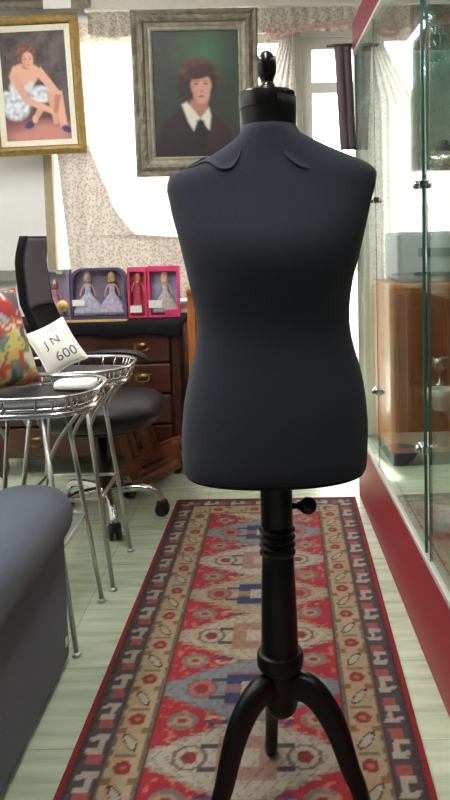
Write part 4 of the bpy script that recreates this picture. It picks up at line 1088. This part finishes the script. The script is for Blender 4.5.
# wares
def ware(name, prof, m_, x, y, z, label, cat='ornament', n=28, group=None):
    return tag(mk(name, lathe(NB(), prof, (x, y, z + .0005), n), m_, at=(x, y, z), smooth=True), label, cat, group)
vase_p = [(0, 0), (.035, 0), (.03, .015), (.045, .06), (.052, .10), (.035, .15), (.022, .18), (.034, .215), (.031, .215), (.02, .182), (.0, .17)]
bowl_p = [(0, 0), (.03, 0), (.03, .008), (.055, .03), (.07, .06), (.066, .06), (.05, .032), (0, .015)]
cup_p = [(0, 0), (.022, 0), (.024, .006), (.034, .03), (.036, .06), (.033, .06), (.03, .03), (0, .01)]
gob_p = [(0, 0), (.03, 0), (.03, .004), (.006, .012), (.005, .07), (.02, .085), (.032, .11), (.03, .15), (.028, .15), (.028, .11), (0, .09)]
zd = BZ + .008
sh = [z + .004 for z in shz]
ware('blue_bowl', bowl_p, blueporc, .47, 2.62, zd, 'blue and white china bowl on the showcase deck, near its far end', 'bowl')
ware('white_bowl', bowl_p, porcel, .455, 1.99, zd, 'white china bowl on the showcase deck', 'bowl')
ware('white_cup', cup_p, porcel, .445, 1.93, sh[0], 'white china cup on the lowest glass shelf', 'cup')
ware('silver_goblet', [(r_ * .75, z_ * .6) for r_, z_ in gob_p], silver, .53, 2.26, sh[0], 'silver goblet on the lowest glass shelf', 'goblet')
ware('crystal_vase', [(r_ * .8, z_ * .62) for r_, z_ in vase_p], crystal, .475, 2.06, sh[3], 'pale green crystal vase on the top glass shelf', 'vase')
ware('crystal_bowl', [(r_ * 1.2, z_ * 1.3) for r_, z_ in bowl_p], crystal, .57, 2.28, sh[3], 'crystal bowl on the top glass shelf behind the vase', 'bowl')
ware('silver_bowl', [(r_ * .8, z_) for r_, z_ in bowl_p], silver, .465, 1.92, sh[2], 'silver bowl on the third glass shelf', 'bowl')
ware('silver_teapot_body', bowl_p, silver, .60, 2.5, sh[2], 'silver dish on the third glass shelf, at its far end', 'dish').name = 'silver_dish'
ware('grey_jar', [(0, 0), (.03, 0), (.045, .03), (.045, .08), (.03, .10), (.03, .11), (.012, .12), (.012, .13), (0, .135)], darkplast, .515, 2.13, sh[2], 'dark grey lidded jar on the third glass shelf', 'jar')
ware('white_vase', vase_p, porcel, .56, 2.36, sh[1], 'white porcelain vase on the second glass shelf', 'vase')
# green glass sprig in the crystal vase
b_ = NB()
rg = random.Random(3)
for k in range(34):
    a = rg.random() * 2 * PI; e = .2 + rg.random() * 1.1; r_ = .03 + .06 * rg.random()
    c = V((.475 + r_ * math.cos(a) * math.cos(e), 2.06 + r_ * math.sin(a) * math.cos(e), sh[3] + .155 + r_ * math.sin(e) * .9))
    q = Matrix.Rotation(a, 3, 'Z') @ Matrix.Rotation(-e, 3, 'Y')
    pts = [c + q @ V((.028 * math.cos(2 * PI * j / 8), .014 * math.sin(2 * PI * j / 8), 0)) for j in range(8)]
    p2 = [p_ + q @ V((0, 0, .003)) for p_ in pts]
    loft(b_, [pts, p2])
    tube(b_, [V((.475, 2.06, sh[3] + .14)), c], .0016, 5)
tag(mk('leaf_sprig', b_, greenleaf, at=(.475, 2.06, sh[3] + .175)), 'sprig of pale green leaves standing in the crystal vase', 'leaves')
# turn the whole case very slightly, as it stands
case_rot = GA
piv = V((GX, GY1, 0))
Rz = Matrix.Translation(piv) @ Matrix.Rotation(case_rot * 1.0, 4, 'Z') @ Matrix.Translation(-piv)
bpy.context.view_layer.update()
names = {'blue_bowl', 'white_bowl', 'white_cup', 'silver_goblet', 'crystal_vase', 'crystal_bowl', 'silver_bowl', 'silver_dish', 'grey_jar', 'white_vase', 'leaf_sprig', 'glass_showcase'}
for o in list(COL.objects):
    if o.parent is None and o.name in names: o.matrix_world = Rz @ o.matrix_world

# dark cloth strip hanging at the far end of the header
g_bm = NB(); g = []
for j in range(25):
    v = j / 24; row = []
    for i in range(21):
        u = i / 20
        row.append(g_bm.verts.new((.335 + .016 * v + (u - .5) * (.074 - .006 * v), 3.10 + .012 * math.sin(u * 15) , 1.975 - .44 * v)))
    g.append(row)
for j in range(24):
    for i in range(20): g_bm.faces.new((g[j][i], g[j][i + 1], g[j + 1][i + 1], g[j + 1][i]))
hc = thing('hanging_cloth', 'narrow dark brown cloth strip hanging in front of the glazed door', 'cloth', (.32, 3.10, 1.975))
o = mk('cloth', g_bm, darkcloth, hc, smooth=True); s_ = o.modifiers.new('t', 'SOLIDIFY'); s_.thickness = .012
b_ = NB(); tube(b_, [(.265, 3.105, 1.985), (.40, 3.105, 1.985)], .008, 10)
mk('rod', b_, MATS['mahogany_dark'], hc, smooth=True)

# ------------------------------------------------------------------ light
w = bpy.data.worlds.new('sky'); sc.world = w; w.use_nodes = True
N = w.node_tree.nodes; L = w.node_tree.links
bg = N['Background']; bg.inputs['Strength'].default_value = 4.2
tcw = N.new('ShaderNodeTexCoord'); sep = N.new('ShaderNodeSeparateXYZ'); rp = N.new('ShaderNodeValToRGB')
L.new(tcw.outputs['Generated'], sep.inputs[0]); L.new(sep.outputs['Z'], rp.inputs['Fac'])
rp.color_ramp.elements[0].position = 0.0; rp.color_ramp.elements[0].color = (.78, .83, .86, 1)
rp.color_ramp.elements[1].position = 0.5; rp.color_ramp.elements[1].color = (.86, .93, 1, 1)
L.new(rp.outputs['Color'], bg.inputs['Color'])
sun = bpy.data.lights.new('sun', 'SUN'); sun.energy = 5.0; sun.angle = math.radians(2); sun.color = (1, .95, .86)
so_ = bpy.data.objects.new('sun', sun); COL.objects.link(so_)
so_.rotation_euler = V((-.06, -.42, -1)).to_track_quat('-Z', 'Y').to_euler()

sc.view_settings.view_transform = 'Standard'; sc.view_settings.look = 'None'
sc.view_settings.exposure = 1.6; sc.view_settings.gamma = 1.0; sc.view_settings.use_curve_mapping = False
sc.cycles.use_denoising = True
sc.cycles.max_bounces = 10; sc.cycles.transparent_max_bounces = 24; sc.cycles.glossy_bounces = 5
sc.cycles.sample_clamp_indirect = 6.0
